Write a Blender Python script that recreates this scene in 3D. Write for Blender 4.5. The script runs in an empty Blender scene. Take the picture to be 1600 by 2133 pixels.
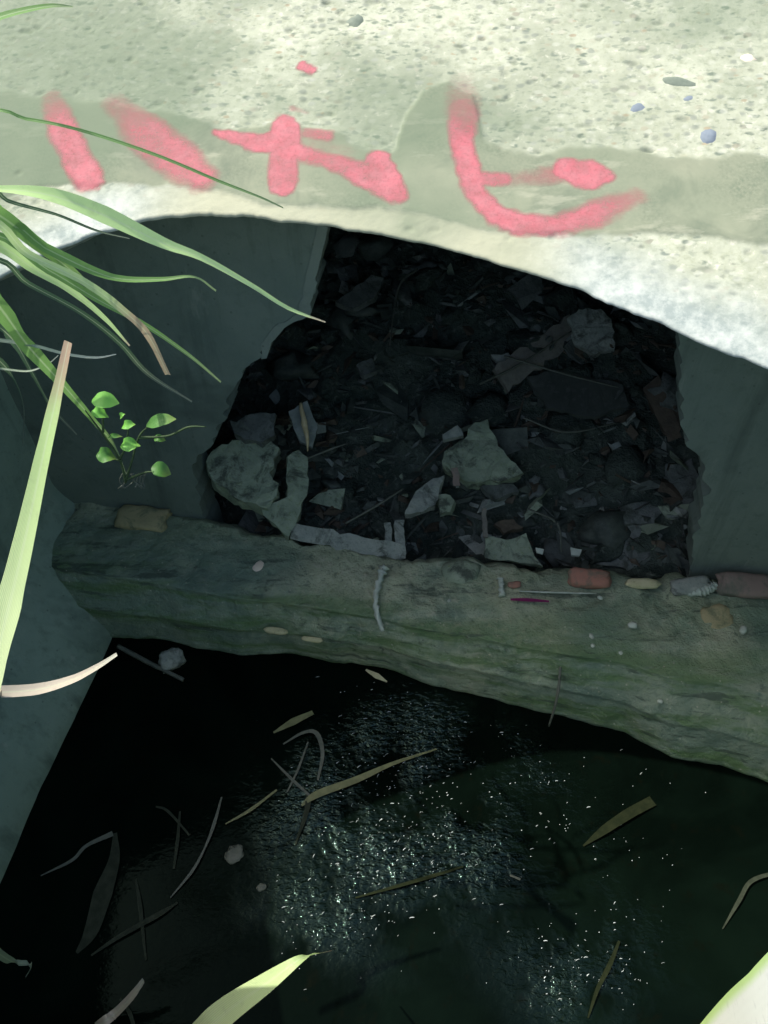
import bpy, bmesh, math, random
import numpy as np
from mathutils import Vector, Matrix, noise as mnoise

random.seed(7); RNG = np.random.default_rng(11)
R = math.radians
SC = bpy.context.scene
COL = SC.collection

# ------------------------------------------------------------------ camera
PITCH = R(48.0); FPX = 1674.0; W_, H_ = 1600.0, 2133.0
cam_d = bpy.data.cameras.new('camera'); cam = bpy.data.objects.new('camera', cam_d); COL.objects.link(cam)
cam.location = (0, 0, 0); cam.rotation_euler = (R(90) - PITCH, 0, 0)
cam_d.sensor_fit = 'VERTICAL'; cam_d.sensor_height = 36.0; cam_d.lens = FPX / H_ * 36.0
cam_d.clip_start = 0.02; cam_d.clip_end = 500
SC.camera = cam

# ------------------------------------------------------------------ light
SUN = Vector((-0.65, 0.26, 1.0)).normalized()
world = bpy.data.worlds.new('World'); SC.world = world; world.use_nodes = True
wn = world.node_tree; wn.nodes.clear()
wo = wn.nodes.new('ShaderNodeOutputWorld'); wb = wn.nodes.new('ShaderNodeBackground'); sk = wn.nodes.new('ShaderNodeTexSky')
sk.sky_type = 'NISHITA'; sk.sun_disc = False
sk.sun_elevation = math.asin(SUN.z); sk.sun_rotation = math.atan2(SUN.x, SUN.y)
sk.dust_density = 3.0; sk.ozone_density = 1.0
wb.inputs['Strength'].default_value = 0.15
wn.links.new(sk.outputs[0], wb.inputs[0]); wn.links.new(wb.outputs[0], wo.inputs[0])
sl = bpy.data.lights.new('sun', 'SUN'); sl.energy = 3.0; sl.angle = R(0.5); sl.color = (1.0, 0.96, 0.88)
so = bpy.data.objects.new('sun', sl); COL.objects.link(so); so.location = (-4, 2, 8)
so.rotation_euler = SUN.to_track_quat('Z', 'Y').to_euler()
SC.view_settings.view_transform = 'Standard'; SC.view_settings.look = 'None'
SC.view_settings.exposure = 0.96; SC.view_settings.gamma = 1.0; SC.view_settings.use_curve_mapping = False
SC.render.engine = 'CYCLES'
SC.cycles.use_denoising = True; SC.cycles.max_bounces = 8; SC.cycles.diffuse_bounces = 5
SC.cycles.sample_clamp_indirect = 4.0

# ------------------------------------------------------------------ survey helpers: sight lines of the photograph met with real planes
FW = Vector((0, math.cos(PITCH), -math.sin(PITCH))); UP = Vector((0, math.sin(PITCH), math.cos(PITCH)))
def ray(px, py):
    return FW + Vector((1, 0, 0)) * ((px - W_ / 2) / FPX) + UP * ((H_ / 2 - py) / FPX)
def at_z(px, py, z):
    d = ray(px, py); return d * (z / d.z)
def at_y(px, py, y):
    d = ray(px, py); return d * (y / d.y)
def at_plane(px, py, P, N):
    d = ray(px, py); return d * (P.dot(N) / d.dot(N))
def depth(p):
    return p.dot(FW)

Z_WATER = -1.70; Z_LEDGE = -1.50
YAW = R(8); TILT = R(25)
SO_ = at_y(800, 490, 1.05)                                  # a point on the lip of the concrete face
SU = Vector((math.cos(YAW), -math.sin(YAW), 0))
SV = Vector((math.sin(YAW) * math.cos(TILT), math.cos(YAW) * math.cos(TILT), math.sin(TILT)))
SN = SU.cross(SV).normalized()
def to_slab(px, py):
    p = at_plane(px, py, SO_, SN) - SO_
    return p.dot(SU), p.dot(SV)
def slab_pt(u, v, n=0.0):
    return SO_ + SU * u + SV * v + SN * n

WP = Vector((-0.44, 1.33, 0)); WD = (Vector((0.735, 1.163, 0)) - WP).normalized(); WN = Vector((WD.y, -WD.x, 0))   # bulkhead line, normal to the viewer
def wall_y(x): return WP.y + (x - WP.x) * WD.y / WD.x

# ------------------------------------------------------------------ numpy noise
def vnoise(x, y, seed=0):
    xi = np.floor(x).astype(np.int64); yi = np.floor(y).astype(np.int64)
    fx = x - xi; fy = y - yi; fx = fx * fx * (3 - 2 * fx); fy = fy * fy * (3 - 2 * fy)
    def h(a, b):
        n = (a * 374761393 + b * 668265263 + seed * 1442695041) & 0xffffffff
        n = ((n ^ (n >> 13)) * 1274126177) & 0xffffffff
        return ((n ^ (n >> 16)) & 0xffff) / 65535.0
    return (h(xi, yi) * (1 - fx) + h(xi + 1, yi) * fx) * (1 - fy) + (h(xi, yi + 1) * (1 - fx) + h(xi + 1, yi + 1) * fx) * fy
def fbm(x, y, seed=0, octaves=4):
    s = 0; a = 0.5; t = 0
    for i in range(octaves):
        s = s + a * vnoise(x * 2 ** i + 17.3 * i, y * 2 ** i + 5.1 * i, seed + i); t += a; a *= 0.5
    return s / t - 0.5
def sstep(a, b, x):
    t = np.clip((x - a) / (b - a), 0, 1); return t * t * (3 - 2 * t)

# ------------------------------------------------------------------ objects
def link(o, parent=None):
    COL.objects.link(o)
    if parent is not None:
        o.parent = parent
        o.matrix_parent_inverse = Matrix.Translation(-parent.location)
    return o
def tag(o, label=None, cat=None, group=None, kind=None):
    if label: o['label'] = label
    if cat: o['category'] = cat
    if group: o['group'] = group
    if kind: o['kind'] = kind
    return o
def empty(name, loc, label, cat, group=None):
    o = bpy.data.objects.new(name, None); o.empty_display_size = 0.05; o.location = loc
    return tag(link(o), label, cat, group)
def mesh_obj(name, verts, faces, mat, parent=None, smooth=True):
    me = bpy.data.meshes.new(name)
    me.from_pydata([tuple(v) for v in verts], [], faces); me.update()
    if smooth: me.polygons.foreach_set('use_smooth', [True] * len(me.polygons))
    for m in (mat if isinstance(mat, (list, tuple)) else [mat]): me.materials.append(m)
    return link(bpy.data.objects.new(name, me), parent)
def bm_obj(name, bm, mat, parent=None, smooth=False):
    me = bpy.data.meshes.new(name); bm.normal_update(); bm.to_mesh(me); bm.free()
    if smooth: me.polygons.foreach_set('use_smooth', [True] * len(me.polygons))
    for m in (mat if isinstance(mat, (list, tuple)) else [mat]): me.materials.append(m)
    return link(bpy.data.objects.new(name, me), parent)
def grid_obj(name, P, mat, parent=None, attrs=None, keep=None):
    """P: (rows, cols, 3) array."""
    r, c = P.shape[:2]
    idx = np.arange(r * c).reshape(r, c)
    q = np.stack([idx[:-1, :-1], idx[:-1, 1:], idx[1:, 1:], idx[1:, :-1]], -1).reshape(-1, 4)
    V = P.reshape(-1, 3)
    if keep is not None:
        k = keep.reshape(-1); q = q[k[q].any(1)]
        used = np.unique(q); remap = -np.ones(r * c, int); remap[used] = np.arange(len(used))
        q = remap[q]; V = V[used]
    else: used = None
    me = bpy.data.meshes.new(name)
    me.vertices.add(len(V)); me.vertices.foreach_set('co', V.astype(np.float32).ravel())
    me.loops.add(len(q) * 4); me.loops.foreach_set('vertex_index', q.astype(np.int32).ravel())
    me.polygons.add(len(q)); me.polygons.foreach_set('loop_start', np.arange(0, len(q) * 4, 4, dtype=np.int32))
    me.polygons.foreach_set('loop_total', np.full(len(q), 4, dtype=np.int32))
    me.update(calc_edges=True); me.validate()
    me.polygons.foreach_set('use_smooth', [True] * len(me.polygons))
    for k_, a in (attrs or {}).items():
        a = a.reshape(-1)
        if used is not None: a = a[used]
        at = me.attributes.new(k_, 'FLOAT', 'POINT'); at.data.foreach_set('value', a.astype(np.float32))
    me.materials.append(mat)
    return link(bpy.data.objects.new(name, me), parent)

# ------------------------------------------------------------------ materials
class N:
    def __init__(s, name):
        s.m = bpy.data.materials.new(name); s.m.use_nodes = True
        s.t = s.m.node_tree; s.b = s.t.nodes['Principled BSDF']; s.out = s.t.nodes['Material Output']
        s.tc = s.t.nodes.new('ShaderNodeTexCoord').outputs['Object']
    def n(s, typ, **kw):
        nd = s.t.nodes.new('ShaderNode' + typ)
        for k, v in kw.items(): setattr(nd, k, v)
        return nd
    def l(s, a, b): s.t.links.new(a, b)
    def put(s, sock, v):
        if hasattr(v, 'is_output'): s.l(v, sock)
        else: sock.default_value = v
    def mapped(s, scale):
        m = s.n('Mapping'); m.inputs['Scale'].default_value = scale if isinstance(scale, tuple) else (scale,) * 3
        s.l(s.tc, m.inputs[0]); return m.outputs[0]
    def noise(s, scale, detail=5, rough=0.6, vec=None, dist=0.0):
        x = s.n('TexNoise'); x.inputs['Scale'].default_value = scale; x.inputs['Detail'].default_value = detail
        x.inputs['Roughness'].default_value = rough; x.inputs['Distortion'].default_value = dist
        s.l(vec or s.tc, x.inputs['Vector']); return x.outputs['Fac']
    def voro(s, scale, feature='F1', vec=None, out='Distance'):
        x = s.n('TexVoronoi'); x.feature = feature; x.inputs['Scale'].default_value = scale
        s.l(vec or s.tc, x.inputs['Vector']); return x.outputs[out]
    def rng(s, v, a, b, c=0.0, d=1.0):
        x = s.n('MapRange'); x.inputs[1].default_value = a; x.inputs[2].default_value = b
        x.inputs[3].default_value = c; x.inputs[4].default_value = d; s.l(v, x.inputs[0]); return x.outputs[0]
    def math(s, op, a, b=0.0):
        x = s.n('Math', operation=op); s.put(x.inputs[0], a); s.put(x.inputs[1], b); return x.outputs[0]
    def mix(s, f, a, b):
        x = s.n('Mix', data_type='RGBA'); s.put(x.inputs[0], f)
        s.put(x.inputs[6], a if hasattr(a, 'is_output') else (*a, 1)); s.put(x.inputs[7], b if hasattr(b, 'is_output') else (*b, 1)); return x.outputs[2]
    def attr(s, name):
        x = s.n('Attribute'); x.attribute_name = name; return x.outputs['Fac']
    def bump(s, h, strength=0.3, dist=0.01, normal=None):
        x = s.n('Bump'); x.inputs['Strength'].default_value = strength; x.inputs['Distance'].default_value = dist
        s.l(h, x.inputs['Height'])
        if normal: s.l(normal, x.inputs['Normal'])
        return x.outputs[0]
    def done(s, color, rough=0.85, normal=None, spec=0.3):
        s.put(s.b.inputs['Base Color'], color if hasattr(color, 'is_output') else (*color, 1))
        s.put(s.b.inputs['Roughness'], rough); s.b.inputs['Specular IOR Level'].default_value = spec
        if normal: s.l(normal, s.b.inputs['Normal'])
        return s.m

def rough_mat(name, c1, c2, c3=None, scale=18, rough=0.9, bump=0.4, dist=0.006, spec=0.25, lo=0.35, hi=0.65, speck=None, mud=None):
    k = N(name)
    a = k.noise(scale, 6, 0.65); b = k.noise(scale * 4.3, 5, 0.7)
    c = k.mix(k.rng(a, lo, hi), c1, c2)
    if c3: c = k.mix(k.rng(b, 0.55, 0.72), c, c3)
    if speck: c = k.mix(k.rng(k.voro(scale * 7), 0.16, 0.08), c, speck)
    if mud: c = k.mix(k.rng(k.noise(scale * 0.75, 6, 0.72, None, 0.5), 0.50, 0.62, 0, 0.85), c, mud)
    h = k.math('ADD', k.math('MULTIPLY', a, 0.6), b)
    return k.done(c, rough, k.bump(h, bump, dist), spec)

def face_mat():
    k = N('weathered_concrete')
    st = k.mapped((1.0, 1.0, 1.0))
    n1 = k.noise(9, 6, 0.65); n2 = k.noise(70, 5, 0.7); n3 = k.noise(230, 3, 0.6)
    base = k.mix(k.rng(n1, 0.36, 0.62), (0.30, 0.318, 0.23), (0.415, 0.43, 0.318))
    base = k.mix(k.rng(n2, 0.50, 0.68), base, (0.29, 0.31, 0.215))
    base = k.mix(k.rng(n2, 0.42, 0.30), base, (0.52, 0.51, 0.395))
    sv = k.mapped((0.55, 1.0, 1.0)); specks = k.rng(k.voro(62, 'F1', sv), 0.30, 0.17); sm = k.rng(k.noise(55, 3, 0.6, sv), 0.50, 0.58)
    base = k.mix(k.math('MULTIPLY', specks, k.math('MULTIPLY', sm, 0.97)), base, (0.15, 0.18, 0.135))
    sv2 = k.mapped((0.5, 1.0, 1.0)); sp2 = k.rng(k.noise(120, 3, 0.55, sv2), 0.57, 0.66)
    base = k.mix(k.math('MULTIPLY', sp2, k.rng(k.noise(6, 4), 0.38, 0.6, 0.35, 0.9)), base, (0.18, 0.21, 0.155))
    vc = k.n('SeparateColor'); k.l(k.voro(105, 'F1', k.mapped((0.7, 1.0, 1.0)), 'Color'), vc.inputs[0]); vm = k.rng(k.voro(105, 'F1', k.mapped((0.7, 1.0, 1.0))), 0.60, 0.28)
    base = k.mix(k.math('MULTIPLY', vm, k.rng(vc.outputs[0], 0.84, 0.90, 0, 0.6)), base, (0.18, 0.20, 0.165))
    base = k.mix(k.math('MULTIPLY', vm, k.rng(vc.outputs[1], 0.90, 0.94, 0, 0.45)), base, (0.30, 0.26, 0.18))
    base = k.mix(k.math('MULTIPLY', vm, k.rng(vc.outputs[2], 0.75, 0.85, 0, 0.35)), base, (0.54, 0.54, 0.44))
    base = k.mix(k.math('MULTIPLY', k.attr('pit'), 0.85), base, (0.085, 0.105, 0.075))
    br = k.rng(k.voro(60, 'F1', sv), 0.22, 0.12); base = k.mix(k.math('MULTIPLY', br, k.rng(k.noise(33, 2), 0.56, 0.6, 0, 0.7)), base, (0.30, 0.24, 0.15))
    # smooth cement skim
    sk1 = k.mix(k.rng(k.noise(14, 5, 0.6), 0.35, 0.66), (0.15, 0.178, 0.12), (0.255, 0.272, 0.185))
    sk1 = k.mix(k.rng(n3, 0.3, 0.75), sk1, (0.235, 0.25, 0.17))
    sk1 = k.mix(k.rng(k.noise(5, 5, 0.7, None, 0.6), 0.50, 0.64, 0, 0.75), sk1, (0.125, 0.15, 0.105))
    sk1 = k.mix(k.rng(k.noise(22, 5, 0.7, k.mapped((0.35, 1.2, 1.2))), 0.57, 0.66, 0, 0.5), sk1, (0.36, 0.36, 0.26))
    base = k.mix(k.attr('skim'), base, sk1)
    # pale lime rim
    rm = k.mix(k.rng(k.noise(30, 6, 0.7), 0.4, 0.6), (0.44, 0.465, 0.41), (0.26, 0.30, 0.27))
    base = k.mix(k.attr('rim'), base, rm)
    base = k.mix(k.attr('cream'), base, (0.36, 0.36, 0.25))
    # light falloff painted as blotchy green darkening, strongest at left
    base = k.mix(k.math('MULTIPLY', k.attr('falloff'), 0.9), base, (0.125, 0.165, 0.105))
    h = k.math('ADD', k.math('MULTIPLY', n2, 1.0), k.math('MULTIPLY', n3, 0.5))
    rel = k.math('SUBTRACT', 1.0, k.math('MULTIPLY', k.attr('skim'), 0.8))
    return k.done(base, 0.92, k.bump(k.math('MULTIPLY', h, rel), 0.3, 0.0025), 0.2)

def paint_mat():
    k = N('red_spray_paint')
    n = k.noise(60, 4, 0.7); n2 = k.noise(300, 3, 0.7)
    c = k.mix(k.rng(n, 0.35, 0.65), (0.44, 0.122, 0.138), (0.42, 0.155, 0.165))
    k.done(c, 0.75, None, 0.25)
    a = k.math('ADD', k.attr('cover'), k.math('MULTIPLY', k.math('SUBTRACT', k.noise(200, 3, 0.7, k.mapped((0.5, 1.4, 1.4))), 0.5), 0.42))
    a = k.math('MULTIPLY', k.rng(a, 0.05, 0.95), k.rng(k.attr('cover'), 0.0, 0.15))
    grit = k.math('MULTIPLY', k.rng(k.noise(28, 5, 0.7), 0.34, 0.58, 0.68, 1.0), k.rng(k.noise(210, 4, 0.75), 0.34, 0.5, 0.72, 0.95)); a = k.math('MULTIPLY', a, grit)
    tr = k.n('BsdfTransparent'); mx = k.n('MixShader')
    k.l(a, mx.inputs[0]); k.l(tr.outputs[0], mx.inputs[1]); k.l(k.b.outputs[0], mx.inputs[2]); k.l(mx.outputs[0], k.out.inputs[0])
    return k.m

def water_mat():
    k = N('dark_water')
    big = k.noise(3.2, 4, 0.6, dist=0.6); mid = k.noise(7.0, 4, 0.6, k.mapped((1.0, 0.7, 1.0)))
    c = k.mix(k.rng(big, 0.42, 0.66), (0.0012, 0.0028, 0.0018), (0.0024, 0.0058, 0.0036))
    c = k.mix(k.rng(k.noise(26, 5, 0.7), 0.58, 0.75), c, (0.0028, 0.0034, 0.0018))
    rip = k.noise(75, 3, 0.55, k.mapped((0.75, 1.2, 1.0)), 0.5); rip2 = k.noise(190, 2, 0.5)
    mask = k.math('MULTIPLY', k.rng(mid, 0.40, 0.66), k.attr('ripple'))
    mask = k.math('ADD', mask, 0.03)
    h = k.math('MULTIPLY', k.math('ADD', rip, k.math('MULTIPLY', rip2, 0.1)), mask)
    k.b.inputs['IOR'].default_value = 1.33
    k.l(k.rng(mask, 0.06, 0.8, 0.05, 1.0), k.b.inputs['Specular IOR Level']); k.b.inputs['Specular Tint'].default_value = (0.62, 1.0, 0.84, 1)
    m = k.done(c, 0.06, k.bump(h, 1.0, 0.009)); return m

def blade_mat(name, c_base, c_mid, c_tip, tip0=0.8, tip1=0.95, transl=0.35, base1=0.2, vein_k=0.5, fringe=None):
    k = N(name)
    uv = k.n('UVMap').outputs[0]; sp = k.n('SeparateXYZ'); k.l(uv, sp.inputs[0]); u, v = sp.outputs[0], sp.outputs[1]
    c = k.mix(k.rng(v, 0.0, base1), c_base, c_mid)
    c = k.mix(k.rng(k.math('ADD', v, k.math('MULTIPLY', k.math('SUBTRACT', k.noise(45, 3), 0.5), 0.14)), tip0, tip1), c, c_tip)
    if fringe:
        e = k.math('ABSOLUTE', k.math('SUBTRACT', u, 0.5)); c = k.mix(k.rng(e, 0.40, 0.47), c, fringe)
    rib = k.rng(k.math('ABSOLUTE', k.math('SUBTRACT', u, 0.5)), 0.03, 0.09, 0.35 if vein_k > 0.1 else 0.0, 0.0); c = k.mix(rib, c, (0.70, 0.80, 0.50))
    vein = k.n('TexWave'); vein.inputs['Scale'].default_value = 5.0; vein.bands_direction = 'X'; vein.inputs['Distortion'].default_value = 0.6
    k.l(uv, vein.inputs['Vector'])
    dk = k.n('HueSaturation'); dk.inputs['Value'].default_value = 0.72; k.l(c, dk.inputs['Color'])
    c = k.mix(k.math('MULTIPLY', vein.outputs['Fac'], vein_k), c, dk.outputs[0])
    dk2 = k.n('HueSaturation'); dk2.inputs['Value'].default_value = 0.6; dk2.inputs['Saturation'].default_value = 0.9; k.l(c, dk2.inputs['Color'])
    c = k.mix(k.rng(k.noise(60, 4), 0.58, 0.78, 0, 0.4), c, dk2.outputs[0])
    k.done(c, 0.5, k.bump(vein.outputs['Fac'], 0.5 * vein_k, 0.001), 0.35)
    tl = k.n('BsdfTranslucent'); k.l(c, tl.inputs['Color']); mx = k.n('MixShader'); mx.inputs[0].default_value = transl
    k.l(k.b.outputs[0], mx.inputs[1]); k.l(tl.outputs[0], mx.inputs[2]); k.l(mx.outputs[0], k.out.inputs[0])
    return k.m

M = {}
M['face'] = face_mat(); M['paint'] = paint_mat(); M['water'] = water_mat()
M['wall'] = rough_mat('damp_render', (0.155, 0.19, 0.15), (0.205, 0.235, 0.185), (0.13, 0.165, 0.125), 5, 0.8, 0.12, 0.004)
M['side'] = rough_mat('slimy_render', (0.27, 0.37, 0.285), (0.36, 0.46, 0.35), (0.14, 0.20, 0.155), 6, 0.7, 0.2, 0.006)
M['soil'] = rough_mat('wet_silt', (0.026, 0.040, 0.030), (0.080, 0.102, 0.078), (0.16, 0.19, 0.15), 13, 0.75, 1.0, 0.02)
M['earth'] = rough_mat('bank_earth', (0.07, 0.06, 0.04), (0.11, 0.10, 0.06), (0.05, 0.08, 0.03), 4, 0.95, 0.6, 0.02)
M['rubble'] = rough_mat('grey_rubble', (0.22, 0.25, 0.21), (0.32, 0.34, 0.28), (0.16, 0.19, 0.16), 24, 0.9, 0.6, 0.005, mud=(0.045, 0.055, 0.042))
M['rubble_moss'] = rough_mat('mossy_rubble', (0.20, 0.25, 0.17), (0.28, 0.33, 0.23), (0.17, 0.22, 0.10), 24, 0.9, 0.6, 0.005, mud=(0.045, 0.055, 0.042))
M['rubble_dark'] = rough_mat('dark_rubble', (0.09, 0.105, 0.09), (0.15, 0.165, 0.145), (0.06, 0.07, 0.06), 24, 0.9, 0.6, 0.006, mud=(0.045, 0.055, 0.042))
M['frag_a'] = rough_mat('fragment_pale', (0.16, 0.19, 0.16), (0.26, 0.29, 0.25), None, 30, 0.7, 0.4)
M['frag_b'] = rough_mat('fragment_dark', (0.034, 0.045, 0.036), (0.085, 0.10, 0.08), None, 30, 0.6, 0.4)
M['frag_c'] = rough_mat('fragment_brown', (0.06, 0.05, 0.035), (0.11, 0.09, 0.06), None, 30, 0.7, 0.4)
M['orange'] = rough_mat('orange_brick', (0.36, 0.17, 0.115), (0.30, 0.16, 0.115), (0.22, 0.17, 0.12), 20, 0.9, 0.4, 0.003, mud=(0.13, 0.13, 0.09))
M['pinkbrick'] = rough_mat('dull_pink_brick', (0.20, 0.16, 0.125), (0.24, 0.18, 0.145), (0.15, 0.15, 0.115), 18, 0.9, 0.4, 0.003, mud=(0.11, 0.125, 0.09))
M['tan'] = rough_mat('tan_brick', (0.32, 0.29, 0.15), (0.37, 0.32, 0.17), (0.22, 0.24, 0.13), 25, 0.9, 0.5, 0.003, mud=(0.14, 0.16, 0.09))
M['yellow'] = rough_mat('yellow_stone', (0.42, 0.40, 0.22), (0.50, 0.47, 0.28), (0.2, 0.2, 0.1), 30, 0.9, 0.5, 0.003)
M['white'] = rough_mat('white_lime', (0.46, 0.52, 0.42), (0.34, 0.38, 0.30), None, 40, 0.8, 0.3, 0.002)
M['magenta'] = rough_mat('magenta_plastic', (0.22, 0.02, 0.10), (0.16, 0.02, 0.08), None, 40, 0.5, 0.2, 0.001)
M['blue'] = rough_mat('blue_grey_pebble', (0.15, 0.18, 0.205), (0.20, 0.235, 0.26), None, 60, 0.8, 0.3, 0.002)
M['greenstone'] = rough_mat('grey_green_pebble', (0.13, 0.16, 0.12), (0.18, 0.21, 0.16), None, 60, 0.8, 0.3, 0.002)
M['creamstone'] = rough_mat('cream_pebble', (0.66, 0.56, 0.42), (0.72, 0.62, 0.48), None, 60, 0.8, 0.3, 0.002)
M['wood'] = rough_mat('grey_wood', (0.13, 0.13, 0.105), (0.20, 0.19, 0.15), (0.08, 0.08, 0.06), 35, 0.9, 0.4, 0.002)
M['palewood'] = rough_mat('pale_splinter', (0.60, 0.52, 0.30), (0.45, 0.36, 0.18), None, 60, 0.8, 0.4, 0.002)
M['stem'] = rough_mat('dark_stem', (0.03, 0.055, 0.02), (0.05, 0.08, 0.03), None, 50, 0.7, 0.2, 0.001)
M['sheet'] = rough_mat('dark_sheet', (0.05, 0.06, 0.05), (0.075, 0.085, 0.07), (0.10, 0.11, 0.095), 12, 0.6, 0.3, 0.003)
M['black'] = rough_mat('black_wet_stone', (0.0012, 0.0016, 0.0012), (0.003, 0.0035, 0.0028), None, 22, 0.7, 0.6, 0.008, 0.1)
M['glint'] = rough_mat('white_glint', (0.75, 0.80, 0.78), (0.12, 0.14, 0.13), None, 30, 0.4, 0.1, 0.001)  # white colour standing in for light glinting on water
M['litter_black'] = rough_mat('sodden_blade', (0.009, 0.013, 0.006), (0.016, 0.020, 0.009), None, 60, 0.95, 0.2, 0.001, 0.05)
M['litter'] = rough_mat('wet_dead_blade', (0.08, 0.092, 0.068), (0.12, 0.13, 0.10), None, 60, 0.6, 0.2, 0.001)
M['litter_dim'] = rough_mat('sunken_dead_blade', (0.022, 0.028, 0.018), (0.038, 0.046, 0.03), None, 60, 0.9, 0.2, 0.001, 0.1)
M['litter_olive'] = rough_mat('olive_dead_blade', (0.12, 0.13, 0.06), (0.18, 0.19, 0.09), None, 60, 0.6, 0.2, 0.001)

def wall_mat(name, c1, c2, c3, dark, lime):
    k = N(name)
    n1 = k.noise(4.5, 6, 0.65); n2 = k.noise(34, 5, 0.7); stk = k.noise(9, 5, 0.65, k.mapped((1.6, 1.6, 0.16))); n3 = k.noise(2.2, 5, 0.7, None, 0.8)
    c = k.mix(k.rng(n1, 0.36, 0.64), c1, c2); c = k.mix(k.rng(n2, 0.52, 0.72, 0, 0.7), c, c3)
    c = k.mix(k.rng(stk, 0.54, 0.68, 0, 0.6), c, dark); c = k.mix(k.rng(n3, 0.56, 0.66, 0, 0.6), c, dark)
    c = k.mix(k.rng(k.noise(13, 4, 0.7, k.mapped((1.5, 1.5, 0.5))), 0.63, 0.72, 0, 0.5), c, lime)
    c = k.mix(k.rng(k.voro(38), 0.12, 0.06, 0, 0.6), c, dark)
    h = k.math('ADD', n1, k.math('MULTIPLY', n2, 0.6))
    return k.done(c, 0.8, k.bump(h, 0.35, 0.008), 0.3)
M['wall'] = wall_mat('damp_render', (0.118, 0.155, 0.122), (0.158, 0.195, 0.152), (0.10, 0.132, 0.102), (0.065, 0.088, 0.068), (0.21, 0.24, 0.19))
M['side'] = wall_mat('slimy_render', (0.19, 0.27, 0.205), (0.25, 0.335, 0.255), (0.14, 0.195, 0.15), (0.07, 0.105, 0.08), (0.30, 0.36, 0.285))
def ledge_mat():
    k = N('mossy_mortar')
    n0 = k.noise(3.5, 4, 0.6); n1 = k.noise(11, 6, 0.7); n2 = k.noise(42, 6, 0.75); lay = k.noise(6, 5, 0.65, k.mapped((0.35, 2.2, 3.5)))
    c = k.mix(k.rng(n1, 0.40, 0.60), (0.20, 0.275, 0.19), (0.40, 0.47, 0.32))
    c = k.mix(k.rng(n0, 0.42, 0.56, 0, 0.65), c, (0.46, 0.48, 0.30))
    c = k.mix(k.rng(n2, 0.54, 0.66, 0, 0.75), c, (0.52, 0.51, 0.36))
    c = k.mix(k.rng(n2, 0.45, 0.34, 0, 0.85), c, (0.11, 0.145, 0.095))
    c = k.mix(k.math('MULTIPLY', k.attr('slime'), k.rng(n1, 0.3, 0.7, 0.9, 0.55)), c, (0.15, 0.225, 0.165))
    moss = k.math('MULTIPLY', k.rng(lay, 0.46, 0.60), k.rng(k.attr('row'), 0.15, 0.5, 0.25, 1.0))
    c = k.mix(k.math('MULTIPLY', moss, 0.75), c, (0.10, 0.19, 0.055))
    line = k.rng(k.noise(8, 5, 0.65, k.mapped((0.4, 3.0, 6.0))), 0.57, 0.64)
    c = k.mix(k.math('MULTIPLY', line, 0.7), c, (0.055, 0.08, 0.06))
    c = k.mix(k.rng(k.voro(48), 0.13, 0.06, 0, 0.5), c, (0.50, 0.49, 0.38))
    h = k.math('ADD', k.math('MULTIPLY', n1, 0.8), n2)
    return k.done(c, 0.8, k.bump(h, 1.0, 0.014), 0.3)
M['ledge'] = ledge_mat()
M['b_bright'] = blade_mat('fresh_blade', (0.42, 0.66, 0.20), (0.60, 0.82, 0.34), (0.60, 0.52, 0.34), 0.93, 0.98)
M['b_green'] = blade_mat('green_blade', (0.09, 0.20, 0.05), (0.19, 0.36, 0.10), (0.24, 0.34, 0.15), 0.7, 0.95)
M['b_tan'] = blade_mat('tan_tipped_blade', (0.24, 0.40, 0.12), (0.48, 0.64, 0.28), (0.44, 0.36, 0.23), 0.58, 0.72)
M['b_dark'] = blade_mat('dull_blade', (0.05, 0.10, 0.05), (0.07, 0.13, 0.07), (0.16, 0.19, 0.14), 0.7, 0.95)
M['b_pale'] = blade_mat('pale_blade', (0.20, 0.30, 0.18), (0.30, 0.38, 0.25), (0.40, 0.45, 0.36), 0.5, 0.9)
M['b_dry'] = blade_mat('dry_blade', (0.60, 0.52, 0.38), (0.62, 0.55, 0.42), (0.5, 0.5, 0.4), 0.75, 0.97)
M['b_lime'] = blade_mat('lime_blade', (0.72, 0.80, 0.46), (0.52, 0.70, 0.28), (0.52, 0.38, 0.25), 0.80, 0.95, base1=0.75)
M['b_blown'] = blade_mat('blown_out_blade', (0.86, 0.88, 0.76), (0.86, 0.88, 0.76), (0.86, 0.88, 0.76), base1=0.5, transl=0.15, vein_k=0.05, fringe=(0.55, 0.75, 0.28))  # overexposure painted in: whitened blade, lime fringe
M['leaf_dull'] = blade_mat('dull_seedling_leaf', (0.06, 0.16, 0.03), (0.09, 0.24, 0.045), (0.20, 0.30, 0.07), 0.6, 0.95, vein_k=0.1)
M['leaf'] = blade_mat('seedling_leaf', (0.14, 0.38, 0.05), (0.20, 0.50, 0.08), (0.28, 0.55, 0.10), 0.7, 0.95, vein_k=0.1)

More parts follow.
